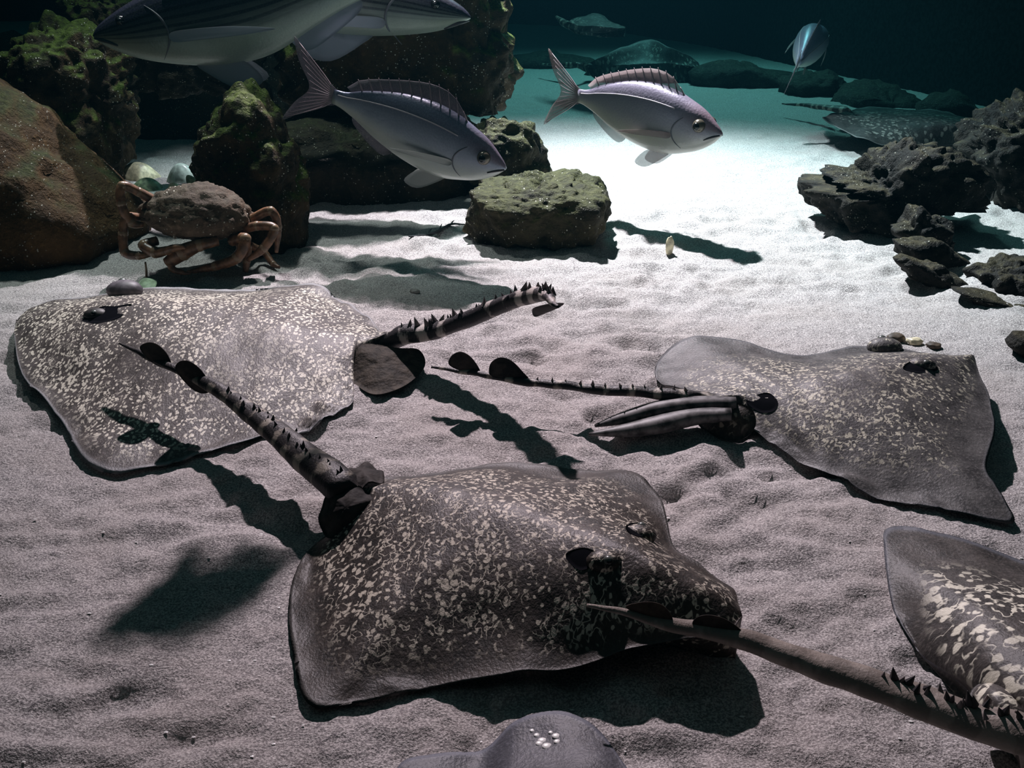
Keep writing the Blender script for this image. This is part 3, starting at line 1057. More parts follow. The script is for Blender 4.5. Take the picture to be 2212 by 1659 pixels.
def build_ray_right():
    root = empty('ray', base_of(1800, 930), 'slate grey ray with a rounded smooth far fin and a thin straight tail', 'ray', 'spotted rays')
    rows = [
        ((2106, 768, .060), (2104, 764, .062), (2098, 762, .060)),
        ((2114, 802, .054), (2085, 772, .070), (2062, 765, .060)),
        ((2138, 865, .046), (2030, 772, .082), (1985, 757, .054)),
        ((2148, 935, .040), (1962, 782, .090), (1920, 748, .048)),
        ((2132, 1010, .034), (1900, 795, .090), (1840, 750, .042)),
        ((2166, 1072, .024), (1850, 808, .086), (1772, 763, .038)),
        ((2188, 1126, .014), (1800, 818, .080), (1712, 768, .036)),
        ((2060, 1116, .006), (1760, 828, .074), (1650, 754, .036)),
        ((1925, 1086, .005), (1720, 836, .068), (1580, 734, .036)),
        ((1805, 1046, .004), (1690, 843, .064), (1500, 728, .034)),
        ((1690, 988, .004), (1660, 848, .060), (1432, 752, .030)),
        ((1632, 948, .012), (1625, 852, .056), (1416, 802, .028)),
        ((1590, 905, .020), (1585, 855, .052), (1465, 838, .034)),
        ((1545, 872, .034), (1545, 856, .050), (1530, 842, .042)),
    ]
    tail = [(1480, 857, .048, .013), (1400, 851, .050, .011), (1320, 844, .052, .010), (1240, 836, .054, .009), (1160, 829, .056, .0085),
            (1090, 818, .058, .007), (1010, 807, .060, .0055), (965, 800, .060, .004), (932, 794, .060, .002)]
    body, _ = ray_body(root, rows, tail, M['ray_c'], 0.004, 9)
    ray_eye(root, 1992, 784, .078, .012, M['ray_c'], (0.3, -1), [(1950, 796, .080), (1975, 778, .086), (2014, 784, .082), (2024, 800, .074), (1985, 806, .074)], body)
    ray_eye(root, 1912, 744, .056, .016, M['ray_c'], (-0.2, 0.9))
    lobe('pelvic_fin', [(1500, 880, .03), (1560, 868, .045), (1620, 880, .05), (1632, 920, .03), (1600, 950, .006), (1550, 945, .005), (1510, 920, .008)], (1565, 905, .028), M['ray_a_dark'], root, .005, .003)
    for pts, w in (([(1590, 870, .05), (1510, 872, .045), (1420, 884, .035), (1340, 905, .022), (1285, 920, .014)], 1.0),
                   ([(1580, 895, .045), (1500, 900, .035), (1420, 918, .025), (1350, 930, .018), (1272, 938, .012)], 1.1)):
        tube_obj('clasper', [gp(*p) for p in pts], [.012 * w, .016 * w, .017 * w, .012 * w, .003], M['clasper'], root, 12, 6, 0.7)
    upright_fin('dorsal_fin', [(1056, 800), (1062, 782), (1082, 772), (1106, 780), (1130, 804), (1142, 822), (1100, 822), (1062, 812)], .058, 1100, 820, M['tail_fin'], root)
    upright_fin('dorsal_fin', [(970, 788), (976, 768), (996, 760), (1018, 772), (1036, 798), (1034, 810), (1004, 804)], .060, 1005, 806, M['tail_fin'], root)
    thorns(root, along_tail(tail, .0, .5, 12, 0.8), .006, M['thorn'])
    # shadow above the near pelvic fin, laid on the skin as a dark patch
    skin_patch('fold_shadow', body, [(1612, 866), (1640, 852), (1662, 850), (1680, 868), (1672, 888), (1640, 890)], M['hole_and_shadow'], root)


def build_ray_corner():
    root = empty('ray', base_of(2400, 1500), 'dark ray with bold cream blotches cut off by the lower right edge', 'ray', 'spotted rays')
    rows = [
        ((2810, 1440, .04), (2806, 1450, .05), (2802, 1460, .04)),
        ((2640, 1340, .04), (2700, 1465, .08), (2720, 1560, .04)),
        ((2420, 1268, .035), (2580, 1490, .10), (2760, 1720, .035)),
        ((2220, 1216, .03), (2480, 1510, .10), (2780, 1900, .03)),
        ((2060, 1166, .026), (2410, 1525, .095), (2720, 2060, .02)),
        ((1925, 1136, .022), (2360, 1535, .09), (2560, 2030, .015)),
        ((1908, 1200, .018), (2330, 1542, .085), (2450, 1930, .012)),
        ((1930, 1310, .014), (2305, 1550, .08), (2380, 1840, .012)),
        ((1990, 1402, .012), (2285, 1556, .075), (2330, 1760, .012)),
        ((2068, 1470, .012), (2268, 1562, .07), (2295, 1690, .018)),
        ((2150, 1530, .025), (2254, 1570, .068), (2275, 1640, .035)),
        ((2215, 1566, .05), (2246, 1578, .072), (2262, 1610, .055)),
    ]
    tail = [(2210, 1584, .070, .021), (2120, 1560, .066, .0195), (2020, 1528, .064, .018), (1920, 1494, .064, .0165), (1820, 1458, .066, .0155),
            (1720, 1422, .072, .014), (1620, 1388, .080, .012), (1520, 1362, .090, .010), (1430, 1345, .100, .007), (1340, 1322, .112, .004), (1268, 1306, .120, .002)]
    body, _ = ray_body(root, rows, tail, M['ray_d'], 0.004, 13)
    lobe('pelvic_fin', [(2095, 1500, .03), (2140, 1470, .04), (2210, 1500, .05), (2230, 1560, .05), (2180, 1580, .045), (2120, 1560, .03)], (2160, 1525, .05), M['ray_d'], root, .006, .008)
    upright_fin('dorsal_fin', [(1496, 1352), (1504, 1334), (1530, 1328), (1565, 1336), (1600, 1360), (1632, 1398), (1580, 1386), (1520, 1368)], .086, 1560, 1372, M['tail_fin'], root)
    upright_fin('dorsal_fin', [(1352, 1312), (1390, 1300), (1425, 1304), (1446, 1322), (1452, 1346), (1410, 1338)], .103, 1405, 1338, M['pelvic_grey'], root, .003)
    thorns(root, along_tail(tail, .02, .30, 12, 0.9, .2), .0075, M['thorn_dark'])
    thorns(root, along_tail(tail, .05, .30, 9, 0.8, .6), .006, M['thorn'])


def build_ray_bottom():
    root = empty('ray', base_of(1200, 1800), 'blue-grey ray wing with a cluster of white specks at the bottom edge', 'ray', 'spotted rays')
    rows = [
        ((1760, 1930, .05), (1758, 1936, .055), (1754, 1942, .05)),
        ((1640, 1880, .05), (1680, 1945, .08), (1700, 2010, .05)),
        ((1500, 1800, .045), (1560, 1950, .10), (1600, 2120, .04)),
        ((1420, 1740, .04), (1470, 1955, .10), (1520, 2260, .03)),
        ((1355, 1670, .04), (1390, 1958, .095), (1400, 2300, .02)),
        ((1305, 1592, .04), (1310, 1960, .09), (1280, 2280, .02)),
        ((1252, 1552, .04), (1230, 1960, .085), (1180, 2240, .02)),
        ((1195, 1540, .036), (1150, 1960, .08), (1090, 2190, .02)),
        ((1110, 1566, .026), (1080, 1960, .075), (1010, 2140, .02)),
        ((1040, 1612, .018), (1020, 1960, .07), (960, 2100, .02)),
        ((930, 1636, .014), (960, 1960, .066), (930, 2060, .025)),
        ((860, 1665, .014), (910, 1960, .064), (900, 2020, .03)),
        ((830, 1800, .02), (870, 1960, .062), (860, 2000, .04)),
        ((810, 1920, .05), (830, 1960, .060), (825, 1985, .05)),
    ]
    tail = [(760, 1962, .055, .016), (650, 1968, .05, .012), (520, 1975, .045, .008), (380, 1980, .04, .003)]
    body, _ = ray_body(root, rows, tail, M['ray_e'], 0.004, 17)
    for (x, y, s) in ((1160, 1588, 1.0), (1172, 1600, 1.5), (1182, 1612, 1.6), (1166, 1606, 1.3), (1202, 1590, 1.4), (1204, 1602, 1.1), (1150, 1578, .8), (1190, 1582, .8)):
        p = surf(body, x, y)[0]
        ball('white_speck', p, .0026 * s, M['shell_white'], root, (1.2, 1, .25), 10)


def build_rays_far():
    root = empty('ray', base_of(1950, 290), 'distant speckled ray with a pale-edged lifted wing below the far ridge', 'ray', 'distant rays')
    rows = [
        ((2190, 290, .05), (2186, 288, .055), (2182, 286, .05)),
        ((2120, 304, .035), (2130, 282, .07), (2130, 268, .05)),
        ((2030, 312, .025), (2060, 272, .085), (2070, 248, .05)),
        ((1940, 314, .03), (2000, 262, .09), (2010, 236, .05)),
        ((1870, 302, .05), (1950, 258, .085), (1950, 234, .05)),
        ((1815, 278, .07), (1910, 256, .08), (1900, 232, .05)),
        ((1776, 256, .09), (1880, 254, .08), (1870, 232, .05)),
        ((1800, 244, .09), (1860, 250, .075), (1850, 234, .05)),
        ((1835, 242, .07), (1845, 246, .08), (1840, 238, .06)),
    ]
    tail = [(1825, 240, .07, .02), (1790, 234, .07, .015), (1740, 228, .06, .010), (1690, 224, .05, .004)]
    ray_body(root, rows, tail, M['ray_far'], 0.004, 21)
    root = empty('ray', base_of(1380, 150), 'distant ray raising one dark pointed wing beyond the right bream', 'ray', 'distant rays')
    rows = [
        ((1520, 150, .05), (1518, 148, .06), (1516, 146, .05)),
        ((1500, 156, .04), (1490, 142, .08), (1500, 128, .10)),
        ((1450, 160, .03), (1440, 138, .09), (1450, 104, .16)),
        ((1400, 160, .03), (1400, 138, .09), (1400, 86, .19)),
        ((1350, 158, .03), (1360, 140, .085), (1345, 102, .16)),
        ((1310, 154, .03), (1325, 142, .08), (1300, 122, .12)),
        ((1285, 150, .05), (1295, 144, .07), (1270, 138, .08)),
    ]
    tail = [(1250, 142, .09, .02), (1210, 140, .08, .012), (1170, 138, .07, .005)]
    ray_body(root, rows, tail, M['ray_far'], 0.004, 23)
    root = empty('ray', base_of(1290, 95), 'faint ray gliding high up in front of the far dark wall', 'ray', 'distant rays')
    Z = .30
    rows = [
        ((1352, 60, Z), (1350, 60, Z + .02), (1350, 58, Z)),
        ((1335, 68, Z), (1330, 60, Z + .02), (1325, 48, Z + .012)),
        ((1300, 70, Z), (1300, 58, Z + .025), (1290, 30, Z + .04)),
        ((1265, 68, Z), (1270, 56, Z + .022), (1255, 36, Z + .035)),
        ((1235, 62, Z), (1245, 54, Z + .02), (1230, 46, Z + .02)),
    ]
    tail = [(1222, 52, Z + .012, .02), (1210, 44, Z + .022, .012), (1202, 36, Z + .03, .006)]
    ray_body(root, rows, tail, M['ray_far'], 0.004, 25, belly=Z - .01)


build_ray_left()
build_ray_front()
build_ray_right()
build_ray_corner()
build_ray_bottom()
build_rays_far()


# ------------------------------------------------------------------ fish
BREAM_TOP = [(0, .0), (.03, .030), (.125, .095), (.22, .132), (.314, .160), (.456, .176), (.633, .157), (.823, .098), (.93, .050), (1.0, .040)]
BREAM_BOT = [(0, -.012), (.04, -.060), (.10, -.105), (.185, -.145), (.351, -.190), (.543, -.176), (.722, -.128), (.856, -.072), (.95, -.042), (1.0, -.038)]
BREAM_WID = [(0, .010), (.05, .040), (.15, .072), (.30, .090), (.5, .082), (.7, .055), (.85, .030), (1.0, .012)]
MULLET_TOP = [(0, .0), (.03, .025), (.12, .060), (.25, .092), (.4, .108), (.55, .105), (.7, .085), (.85, .058), (1.0, .042)]
MULLET_BOT = [(0, -.006), (.03, -.030), (.12, -.068), (.25, -.100), (.4, -.122), (.55, -.118), (.7, -.085), (.85, -.055), (1.0, -.040)]
MULLET_WID = [(0, .012), (.04, .036), (.15, .066), (.3, .084), (.5, .082), (.7, .056), (.85, .032), (1.0, .014)]


def interp(tab, t):
    x = np.array([a for a, b in tab])
    y = np.array([b for a, b in tab])
    # smooth by catmull on the table
    P = catmull(np.stack([x, y], 1), 6)
    return np.interp(t, P[:, 0], P[:, 1])


def fish(name, snout, tailbase, label, prof, mats, roll=0.0, bend=0.0, tail_size=1.0, dorsal_h=.10, group=None, near_side=-1, pect=True):
    """snout and tail base in world space; near_side -1: the side turned to the camera is -y of the fish frame"""
    TOP, BOT, WID = prof
    snout = np.array(tuple(snout))
    tb = np.array(tuple(tailbase))
    L = np.linalg.norm(tb - snout)
    ax = (tb - snout) / L
    up = np.array([0, 0, 1.0])
    sd_ = np.cross(up, ax)
    sd_ /= np.linalg.norm(sd_)
    up = np.cross(ax, sd_)
    if roll:
        c, s = math.cos(roll), math.sin(roll)
        up, sd_ = up * c + sd_ * s, sd_ * c - up * s
    mid = (snout + tb) / 2
    root = empty(name, Vector(mid) - Vector((0, 0, .19 * L)), label, 'fish', group)

    def W(t, h, s):
        """t along (0 snout..1 tail base), h up, s sideways, in body lengths"""
        b = bend * max(0, t - .3) ** 2
        return snout + ax * t * L + up * h * L + sd_ * (s + b) * L

    def side_s(t, h):
        top, bot, w = interp(TOP, t), interp(BOT, t), interp(WID, t)
        m_, r_ = (top + bot) / 2, (top - bot) / 2
        k = max(0, 1 - abs((h - m_) / (r_ + 1e-6)) ** 2.2)
        return w * k ** .5
    n, m = 46, 28
    rings, hv, al = [], [], []
    for i in range(n):
        t = (i / (n - 1)) ** 1.15
        top, bot, w = interp(TOP, t), interp(BOT, t), interp(WID, t)
        mm, rr = (top + bot) / 2, max(.004, (top - bot) / 2)
        ring = []
        for j in range(m):
            a = 2 * math.pi * j / m
            ca, sa = math.cos(a), math.sin(a)
            y = math.copysign(abs(ca) ** .9, ca) * w
            h = mm + math.copysign(abs(sa) ** 1.0, sa) * rr
            ring.append(W(t, h, y))
            hv.append(sa)
            al.append(t)
        rings.append(ring)
    v, f = loft(rings)
    body = mesh_obj('body', v, f, mats['skin'], root, attrs={'height': hv, 'along': al})
    # tail fin, forked
    ts = tail_size
    tp = [(.97, .03, 0), (1.06, .075, 0), (1.17 * 1, .15 * ts, 0), (1.27, .225 * ts, 0), (1.22, .11 * ts, 0), (1.14, .0, 0), (1.21, -.11 * ts, 0), (1.26, -.225 * ts, 0), (1.16, -.15 * ts, 0), (1.06, -.075, 0), (.97, -.03, 0)]
    P = [W(*p) for p in tp]
    tf = patch('tail_fin', P, W(1.06, 0, 0), .006 * L, mats['fin'], root, 6, 4)
    for k in range(-6, 7):
        a = k / 6
        e = W(1.13 + .11 * abs(a), .205 * ts * a, 0)
        tube_obj('fin_ray', [W(1.0, .03 * a, 0), W(1.07, .09 * a * (.6 + .4 * ts), 0), e], [.0045 * L, .0035 * L, .0015 * L], mats['spine'], tf, 5, 3)
    # dorsal fin with spines
    dt = np.linspace(.26, .90, 13)
    base = [W(t, interp(TOP, t) - .008, 0) for t in dt]
    hs = [dorsal_h * x for x in (.45, .85, 1.0, 1.0, .95, .85, .75, .68, .62, .60, .58, .50, .15)]
    tops = [W(t + .035, interp(TOP, t) + h, 0) for t, h in zip(dt, hs)]
    out = base + tops[::-1]
    n2 = len(base)
    vv, ff = [], []
    th = .003 * L
    for s in (1, -1):
        for b_, t_ in zip(base, tops):
            vv.append(b_ + sd_ * th * s)
            vv.append(t_ + sd_ * th * .4 * s)
    for i in range(n2 - 1):
        a = 2 * i
        ff.append((a, a + 2, a + 3, a + 1))
        b = 2 * n2 + a
        ff.append((b, b + 1, b + 3, b + 2))
        ff.append((a + 1, a + 3, b + 3, b + 1))
    df = mesh_obj('dorsal_fin', vv, ff, mats['fin'], root)
    for i in range(0, n2 - 1):
        tube_obj('fin_spine', [base[i], (base[i] + tops[i]) / 2, tops[i] + (tops[i] - base[i]) * .12], [.005 * L, .004 * L, .0015 * L], mats['spine'], df, 5, 3)
    # anal and pelvic fins
    bt = interp(BOT, .68)
    patch('anal_fin', [W(.62, interp(BOT, .62) + .01, 0), W(.66, interp(BOT, .66) - .05, 0), W(.74, interp(BOT, .74) - .055, 0), W(.86, interp(BOT, .86) - .03, 0), W(.86, interp(BOT, .86) + .01, 0), W(.74, interp(BOT, .74) + .015, 0)], W(.72, bt - .01, 0), .005 * L, mats['fin'], root, 4, 4)
    for s in (-1, 1):
        b0 = interp(BOT, .34)
        patch('pelvic_fin', [W(.30, b0 + .02, s * .02), W(.33, b0 - .02, s * .035), W(.42, b0 - .085, s * .055), W(.50, b0 - .075, s * .05), W(.46, b0 - .01, s * .03), W(.40, b0 + .015, s * .02)], W(.39, b0 - .025, s * .035), .006 * L, mats['fin_b'], root, 4, 4)
        if pect:
            h0 = -.055
            sp = side_s(.29, h0)
            patch('pectoral_fin', [W(.27, h0 + .012, s * (sp + .004)), W(.36, h0 + .006, s * (sp + .018)), W(.48, h0 - .012, s * (sp + .030)), W(.60, h0 - .045, s * (sp + .030)), W(.48, h0 - .040, s * (sp + .026)), W(.36, h0 - .028, s * (sp + .014)), W(.27, h0 - .018, s * (sp + .004))], W(.40, h0 - .018, s * (sp + .019)), .006 * L, mats['fin_b'], root, 5, 4)
        # eye
        et, eh = .115, .022
        es = side_s(et, eh)
        e = ball('eye', W(et, eh, s * es * .90), .036 * L * prof_eye(prof), mats['eye'], root, seg=16)
        ball('pupil', W(et, eh, s * (es * .90 + .020 * prof_eye(prof))), .023 * L * prof_eye(prof), M['eye_black'], e, seg=12)
        # lateral line
        lt = np.linspace(.27, .97, 14)
        pts = []
        for t in lt:
            h = interp(TOP, t) * .52 + .01 * (1 - t)
            pts.append(W(t, h, s * (side_s(t, h) + .0005)))
        tube_obj('lateral_line', pts, [.0035 * L] * 14, mats['line'], root, 5, 2)
        # gill cover edge
        gt = []
        for a in np.linspace(-1.0, 1.0, 9):
            h = -.035 + .085 * a
            t = .262 - .055 * a * a
            gt.append(W(t, h, s * (side_s(t, h) + .001)))
        tube_obj('gill_edge', gt, [.001 * L, .002 * L, .003 * L, .004 * L, .004 * L, .004 * L, .004 * L, .003 * L, .001 * L], M['gill'], root, 6, 2)
        # mouth
        mp = []
        for t, h in ((.004, -.012), (.03, -.022), (.055, -.034), (.078, -.048)):
            mp.append(W(t, h, s * (side_s(t, h) + .0012)))
        tube_obj('mouth', mp, [.004 * L, .006 * L, .005 * L, .003 * L], M['mouth'], root, 6, 3)
    return root


def prof_eye(prof):
    return 1.0 if prof[0] is BREAM_TOP else 0.45


PB = (BREAM_TOP, BREAM_BOT, BREAM_WID)
PM = (MULLET_TOP, MULLET_BOT, MULLET_WID)
PBW = (BREAM_TOP, BREAM_BOT, [(a, b * 1.7) for a, b in BREAM_WID])
PMD = (MULLET_TOP, [(a, b * 1.5) for a, b in MULLET_BOT], MULLET_WID)
MB = dict(skin=M['bream'], fin=M['fin_bream'], fin_b=M['fin_pale'], spine=M['spine'], line=M['lateral'], eye=M['eye_gold'])
MB2 = dict(skin=M['bream2'], fin=M['fin_pink'], fin_b=M['fin_pink'], spine=M['spine'], line=M['lateral'], eye=M['eye_gold'])
MM = dict(skin=M['mullet'], fin=M['fin_mullet'], fin_b=M['fin_mullet'], spine=M['gill'], line=M['gill'], eye=M['eye_black'])

gB = 'silver bream in the water'
fish('bream', at(1094, 362, 2.12), at(722, 208, 2.24), 'silver-blue bream swimming right with its head down before the dark boulders', PB, MB, 0.05, 0.02, 1.0, .085, gB)
fish('bream', at(1560, 288, 2.36), at(1246, 208, 2.66), 'pinkish silver bream swimming right over bright sand', PB, MB2, 0.0, -0.03, 1.0, .075, gB)
fish('bream', at(1768, 66, 3.92), at(1724, 138, 3.58), 'small dim bream seen from behind in the dark water at upper right', PBW, MB, 0.3, 0.0, 1.0, .06, gB)
gM = 'large grey fish at the top of the picture'
fish('mullet', at(202, 74, 2.53), at(850, -75, 2.56), 'large grey striped fish with a dark blue snout pointing left along the top', PMD, MM, 0.0, 0.0, 0.45, .07, gM)
fish('mullet', at(1017, 36, 2.71), at(330, -85, 2.70), 'large grey fish whose pale-jawed head points right, mostly behind the left-facing one', PM, MM, 0.0, 0.0, 0.5, .05, gM)


def overhead_fish(shadow_nose, shadow_tail, z1, z2, label, prof, mats, roll=0.0):
    """a fish up near the lamp: put on the light's way to where its shadow lies on the sand"""
    def lift(px, py, z):
        g = gp(px, py, 0)
        s = z / LAMP.z
        return g + (LAMP - g) * s
    return fish('bream', lift(*shadow_nose, z1), lift(*shadow_tail, z2), label, prof, mats, roll, 0.0, 1.0, .07, gB)


overhead_fish((195, 1385), (640, 1185), .80, .80, 'bream swimming above the view, its blurred shadow on the sand at left', PB, MB, -0.6)
overhead_fish((620, 592), (1010, 590), 1.02, 1.02, 'bream swimming above the view, its shadow behind the left ray', PM, MB, 0.5)


# ------------------------------------------------------------------ crab
def build_crab():
    Y = 2.10
    c = at(424, 466, Y)
    root = empty('crab', Vector((c.x, c.y, 0)), 'brown rough-shelled crab crouching on the sand between two boulders', 'crab')
    bm = bmesh.new()
    bmesh.ops.create_icosphere(bm, subdivisions=5, radius=1.0)
    V = []
    for v in bm.verts:
        x, y, z = v.co
        w = 1.0 - .18 * max(0, -x)
        p = Vector((x * .122, y * .085 * w, (z * .072 if z > 0 else z * .050) * w))
        s = Vector((x, y, z)) * 3
        d = .006 * noise.fractal(s * 1.4, .9, 2.0, 4) + .0045 * noise.noise(s * 6)
        if abs(z) < .25 and y < .3:
            d += .006 * max(0, math.sin(math.atan2(y, x) * 16))
        p = p + v.co * d
        a = math.radians(14)
        p = Vector((p.x * math.cos(a) + p.z * math.sin(a) * .6, p.y, p.z * math.cos(a) - p.x * math.sin(a) * .35))
        V.append(p + c)
    F_ = [[q.index for q in f.verts] for f in bm.faces]
    bm.free()
    mesh_obj('carapace', V, F_, M['crab_shell'], root)

    def leg(pts, rad, name='leg'):
        P = [at(x, y, yy) for x, y, yy in pts]
        o = tube_obj(name, P, rad, M['crab_leg'], root, 9, 6)
        for p, r in zip(P[1:-1], rad[1:-1]):
            ball('joint', p, r * 1.08, M['crab_joint'], o, seg=10)
        return o
    leg([(345, 440, 2.10), (300, 415, 2.08), (264, 402, 2.06), (262, 440, 2.05), (282, 480, 2.05), (310, 486, 2.06)], [.012, .010, .010, .010, .010, .006])
    leg([(300, 470, 2.08), (272, 470, 2.05), (266, 505, 2.04), (270, 545, 2.03), (300, 552, 2.02), (332, 548, 2.02)], [.010, .009, .010, .010, .009, .004])
    leg([(500, 490, 2.12), (545, 472, 2.10), (585, 456, 2.09), (600, 490, 2.09), (597, 545, 2.09)], [.011, .010, .010, .009, .004])
    leg([(515, 500, 2.08), (555, 488, 2.07), (592, 494, 2.06), (570, 535, 2.05), (535, 562, 2.05)], [.011, .010, .010, .010, .005])
    leg([(500, 520, 2.06), (530, 516, 2.04), (512, 556, 2.03), (465, 575, 2.03), (405, 588, 2.03)], [.012, .012, .012, .010, .004])
    leg([(515, 530, 2.10), (535, 535, 2.09), (532, 565, 2.08), (530, 588, 2.07)], [.010, .009, .009, .006])
    leg([(540, 530, 2.12), (570, 545, 2.12), (590, 570, 2.10), (604, 578, 2.09)], [.009, .008, .007, .003])
    # claws folded in front
    for pts, rad, fing in (
            ([(470, 520, 2.04), (430, 530, 2.02), (395, 545, 2.02), (362, 568, 2.02)], [.011, .013, .017, .013], [(368, 560, 2.02), (372, 580, 2.01), (392, 588, 2.01), (412, 592, 2.01)]),
            ([(340, 520, 2.05), (310, 530, 2.03), (335, 545, 2.02), (365, 540, 2.01)], [.010, .011, .012, .009], [(362, 542, 2.01), (375, 536, 2.0), (392, 534, 2.0), (400, 538, 2.0)])):
        o = leg(pts, rad, 'claw')
        tube_obj('claw_finger', [at(*p) for p in fing], [.010, .008, .006, .002], M['crab_leg'], o, 8, 5)
    for x in (378, 408):
        tube_obj('eye_stalk', [at(x, 512, 2.05), at(x, 506, 2.035), at(x, 502, 2.03)], [.005, .004, .005], M['crab_joint'], root, 8, 4)


build_crab()


# ------------------------------------------------------------------ small things on the sand
def shell(px, py, Y, w, h, mat, label, rz=0.0, group='shells in the small cave'):
    """a scallop-like half shell with ribs, lying tilted"""
    p = gp(px, py + h * .35, 0)
    s = p.y / F
    a, b = w * s / 2 * 1.05, h * s / 2 * 1.2
    p = Vector((p.x, p.y, float(sand_height(p.x, p.y)) + b * .55))
    n, m = 9, 25
    verts, faces = [], []
    for layer in (0, 1):
        for i in range(n):
            r = i / (n - 1)
            for j in range(m):
                th = math.pi * 2 * j / (m - 1)
                rib = 1 + .06 * math.sin(th * 9) * r
                x, y = math.cos(th) * a * r * rib, math.sin(th) * a * .8 * r * rib
                z = b * 1.6 * (1 - r * r) * (1 - .08 * layer) - .003 * layer + .05 * b * math.sin(th * 9) * r
                ca, sa = math.cos(rz), math.sin(rz)
                verts.append((p.x + x * ca - z * sa * .5, p.y + y, p.z - b * .6 + z * ca + x * sa * .7))
    for layer in (0, 1):
        o = layer * n * m
        for i in range(n - 1):
            for j in range(m - 1):
                q = (o + i * m + j, o + (i + 1) * m + j, o + (i + 1) * m + j + 1, o + i * m + j + 1)
                faces.append(q if layer == 0 else q[::-1])
    e = (n - 1) * m
    for j in range(m - 1):
        faces.append((e + j, n * m + e + j, n * m + e + j + 1, e + j + 1))
    V = np.array(verts) - np.array(tuple(p))
    ob = mesh_obj('shell', V, faces, mat)
    ob.location = p
    tag(ob, label, 'shell', group)
    return ob


shell(395, 372, 2.62, 72, 40, M['shell_pale'], 'pale turquoise shell, the brightest, right in the small cave', 0.3)
shell(208, 368, 2.55, 55, 28, M['shell_pale'], 'pale grey-green shell leaning on the brown boulder', -0.4)
shell(300, 366, 2.66, 90, 34, M['shell_cream'], 'long cream shell heap piece at the cave mouth middle', -0.15)
shell(320, 392, 2.50, 70, 26, M['shell_green'], 'greenish shell just above the crab', -0.2)
shell(232, 402, 2.42, 40, 24, M['shell_cream'], 'small white shell beside the crab\'s raised left leg', 0.2)
shell(378, 402, 2.46, 40, 26, M['shell_cream'], 'small white shell touching the top of the crab\'s back', 0.5)
shell(425, 385, 2.70, 40, 50, M['shell_green'], 'upright olive shell between the turquoise shell and the pointed boulder', 0.9)
shell(262, 345, 2.62, 30, 30, M['shell_cream'], 'small yellowish shell high on the cave\'s left side', 0.6)


def pebble(px, py, z, r, mat, label, group=None, squash=(1.2, 1, .6), name='pebble'):
    p = gp(px, py, z)
    bm = bmesh.new()
    bmesh.ops.create_icosphere(bm, subdivisions=3, radius=1.0)
    V = []
    for v in bm.verts:
        d = 1 + .25 * noise.noise(v.co * 1.6 + Vector((px, py, 0)) * .13) + .1 * noise.noise(v.co * 5)
        V.append((v.co.x * r * squash[0] * d, v.co.y * r * squash[1] * d, v.co.z * r * squash[2] * d))
    f = [[x.index for x in q.verts] for q in bm.faces]
    bm.free()
    o = mesh_obj(name, V, f, mat)
    zf = float(sand_height(p.x, p.y))
    o.location = (p.x, p.y, max(p.z, zf) + r * squash[2] * .6)
    return tag(o, label, name, group)


pebble(1446, 545, 0, .012, M['shell_cream'], 'small upright whitish shell fragment on the bright sand', None, (.8, .5, 2.0), 'fragment')
pebble(897, 640, 0, .009, M['pebble'], 'small grey pebble behind the left ray\'s tail')
g = 'crumbs behind the right ray'
pebble(1935, 735, 0, .014, M['pebble_dark'], 'dark brown crumb behind the right ray, nearest its eye bump', g)
pebble(1975, 742, 0, .012, M['shell_cream'], 'ochre crumb behind the right ray, middle of the three', g)
pebble(2016, 752, 0, .011, M['pebble_dark'], 'dark crumb behind the right ray, nearest its snout', g)
pebble(1465, 852, 0, .005, M['pebble_dark'], 'tiny dark pebble under the right ray\'s tail')

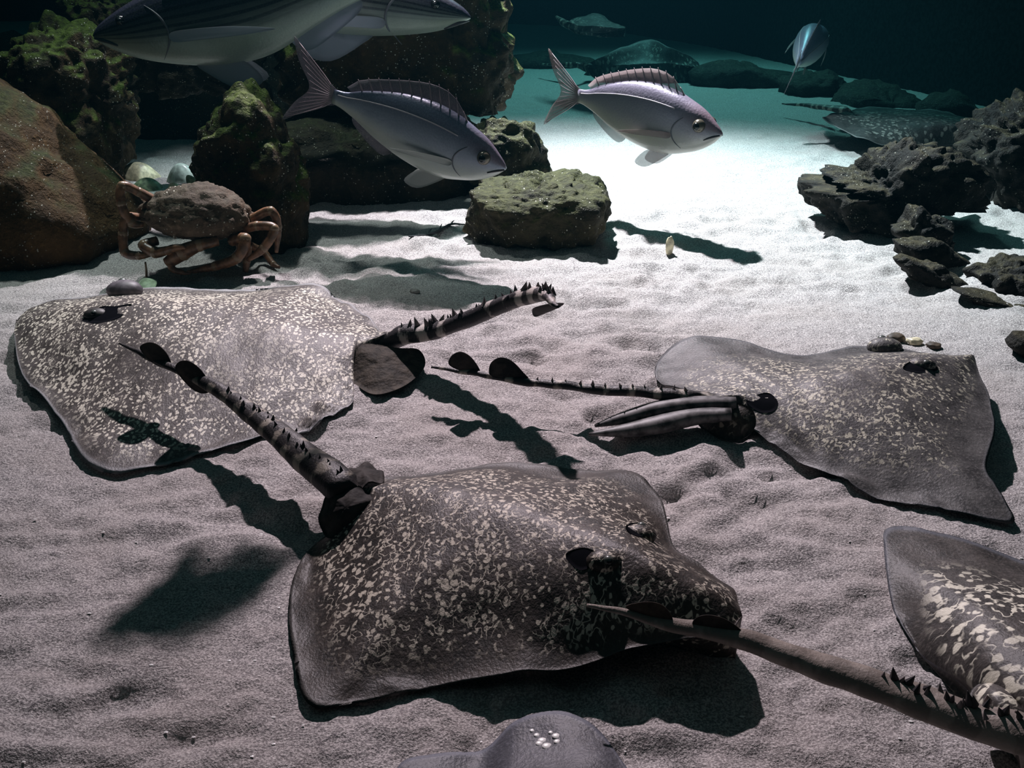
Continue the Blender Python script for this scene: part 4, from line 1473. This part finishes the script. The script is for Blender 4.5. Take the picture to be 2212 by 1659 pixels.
# leaf-like weed scrap beside the left ray's far eye
p0 = gp(316, 612, .01)
wr = empty('weed_scrap', Vector((p0.x, p0.y, 0)), 'pale green weed scrap with a thin stalk behind the left ray', 'seaweed')
tube_obj('stalk', [gp(316, 604, .005), at(316, 585, p0.y + .02), at(314, 566, p0.y + .02)], [.003, .0025, .002], M['crab_joint'], wr, 6, 4)
patch('blade', [gp(296, 620, .012), gp(305, 603, .02), gp(322, 600, .02), gp(338, 606, .016), gp(334, 622, .010), gp(312, 628, .008)], gp(316, 613, .018), .003, M['weed'], wr, 4, 5)

# dark twig on the sand under the left bream
tp0 = gp(950, 508, 0)
tw = empty('twig', Vector((tp0.x, tp0.y, 0)), 'thin dark feathery twig lying on the sand under the left bream', 'twig')
pts = [(884, 526), (905, 520), (925, 512), (950, 506), (975, 498), (1005, 490)]
P = []
for x, y in pts:
    q = gp(x, y, 0)
    P.append(Vector((q.x, q.y, float(sand_height(q.x, q.y)) + .004)))
tube_obj('stem', P, [.002, .003, .004, .004, .003, .0015], M['twig'], tw, 6, 4)
for i in range(1, 5):
    for s in (-1, 1):
        a = P[i]
        d = (P[i + 1] - P[i]).normalized()
        e = a + d * .02 + Vector((0.012 * s * -d.y, .03 * s * abs(d.x), .004))
        tube_obj('side_twig', [a, (a + e) / 2 + Vector((0, 0, .002)), e], [.0022, .0018, .0008], M['twig'], tw, 5, 3)

# pale shell grit strewn on the sand (too fine to count)
rg = random.Random(5)
gv, gf = [], []
for i in range(170):
    px, py = rg.uniform(-60, 2270), 470 + 1200 * rg.random() ** 1.2
    q = gp(px, py, 0)
    z = float(sand_height(q.x, q.y)) + .0008
    r = rg.uniform(.0010, .0021)
    a = rg.uniform(0, 6.28)
    b = len(gv)
    for k in range(5):
        t = a + k * 1.2566
        gv.append((q.x + math.cos(t) * r * 1.3, q.y + math.sin(t) * r * .8, z + rg.uniform(0, .0004)))
    gv.append((q.x, q.y, z + r * .22))
    gv.append((q.x, q.y, z - r * .6))
    for k in range(5):
        gf.append((b + k, b + (k + 1) % 5, b + 5))
        gf.append((b + (k + 1) % 5, b + k, b + 6))
grit = mesh_obj('shell_grit', gv, gf, M['shell_white'], None, False)
tag(grit, 'tiny bright flecks of broken shell strewn over the sand', 'grit', kind='stuff')
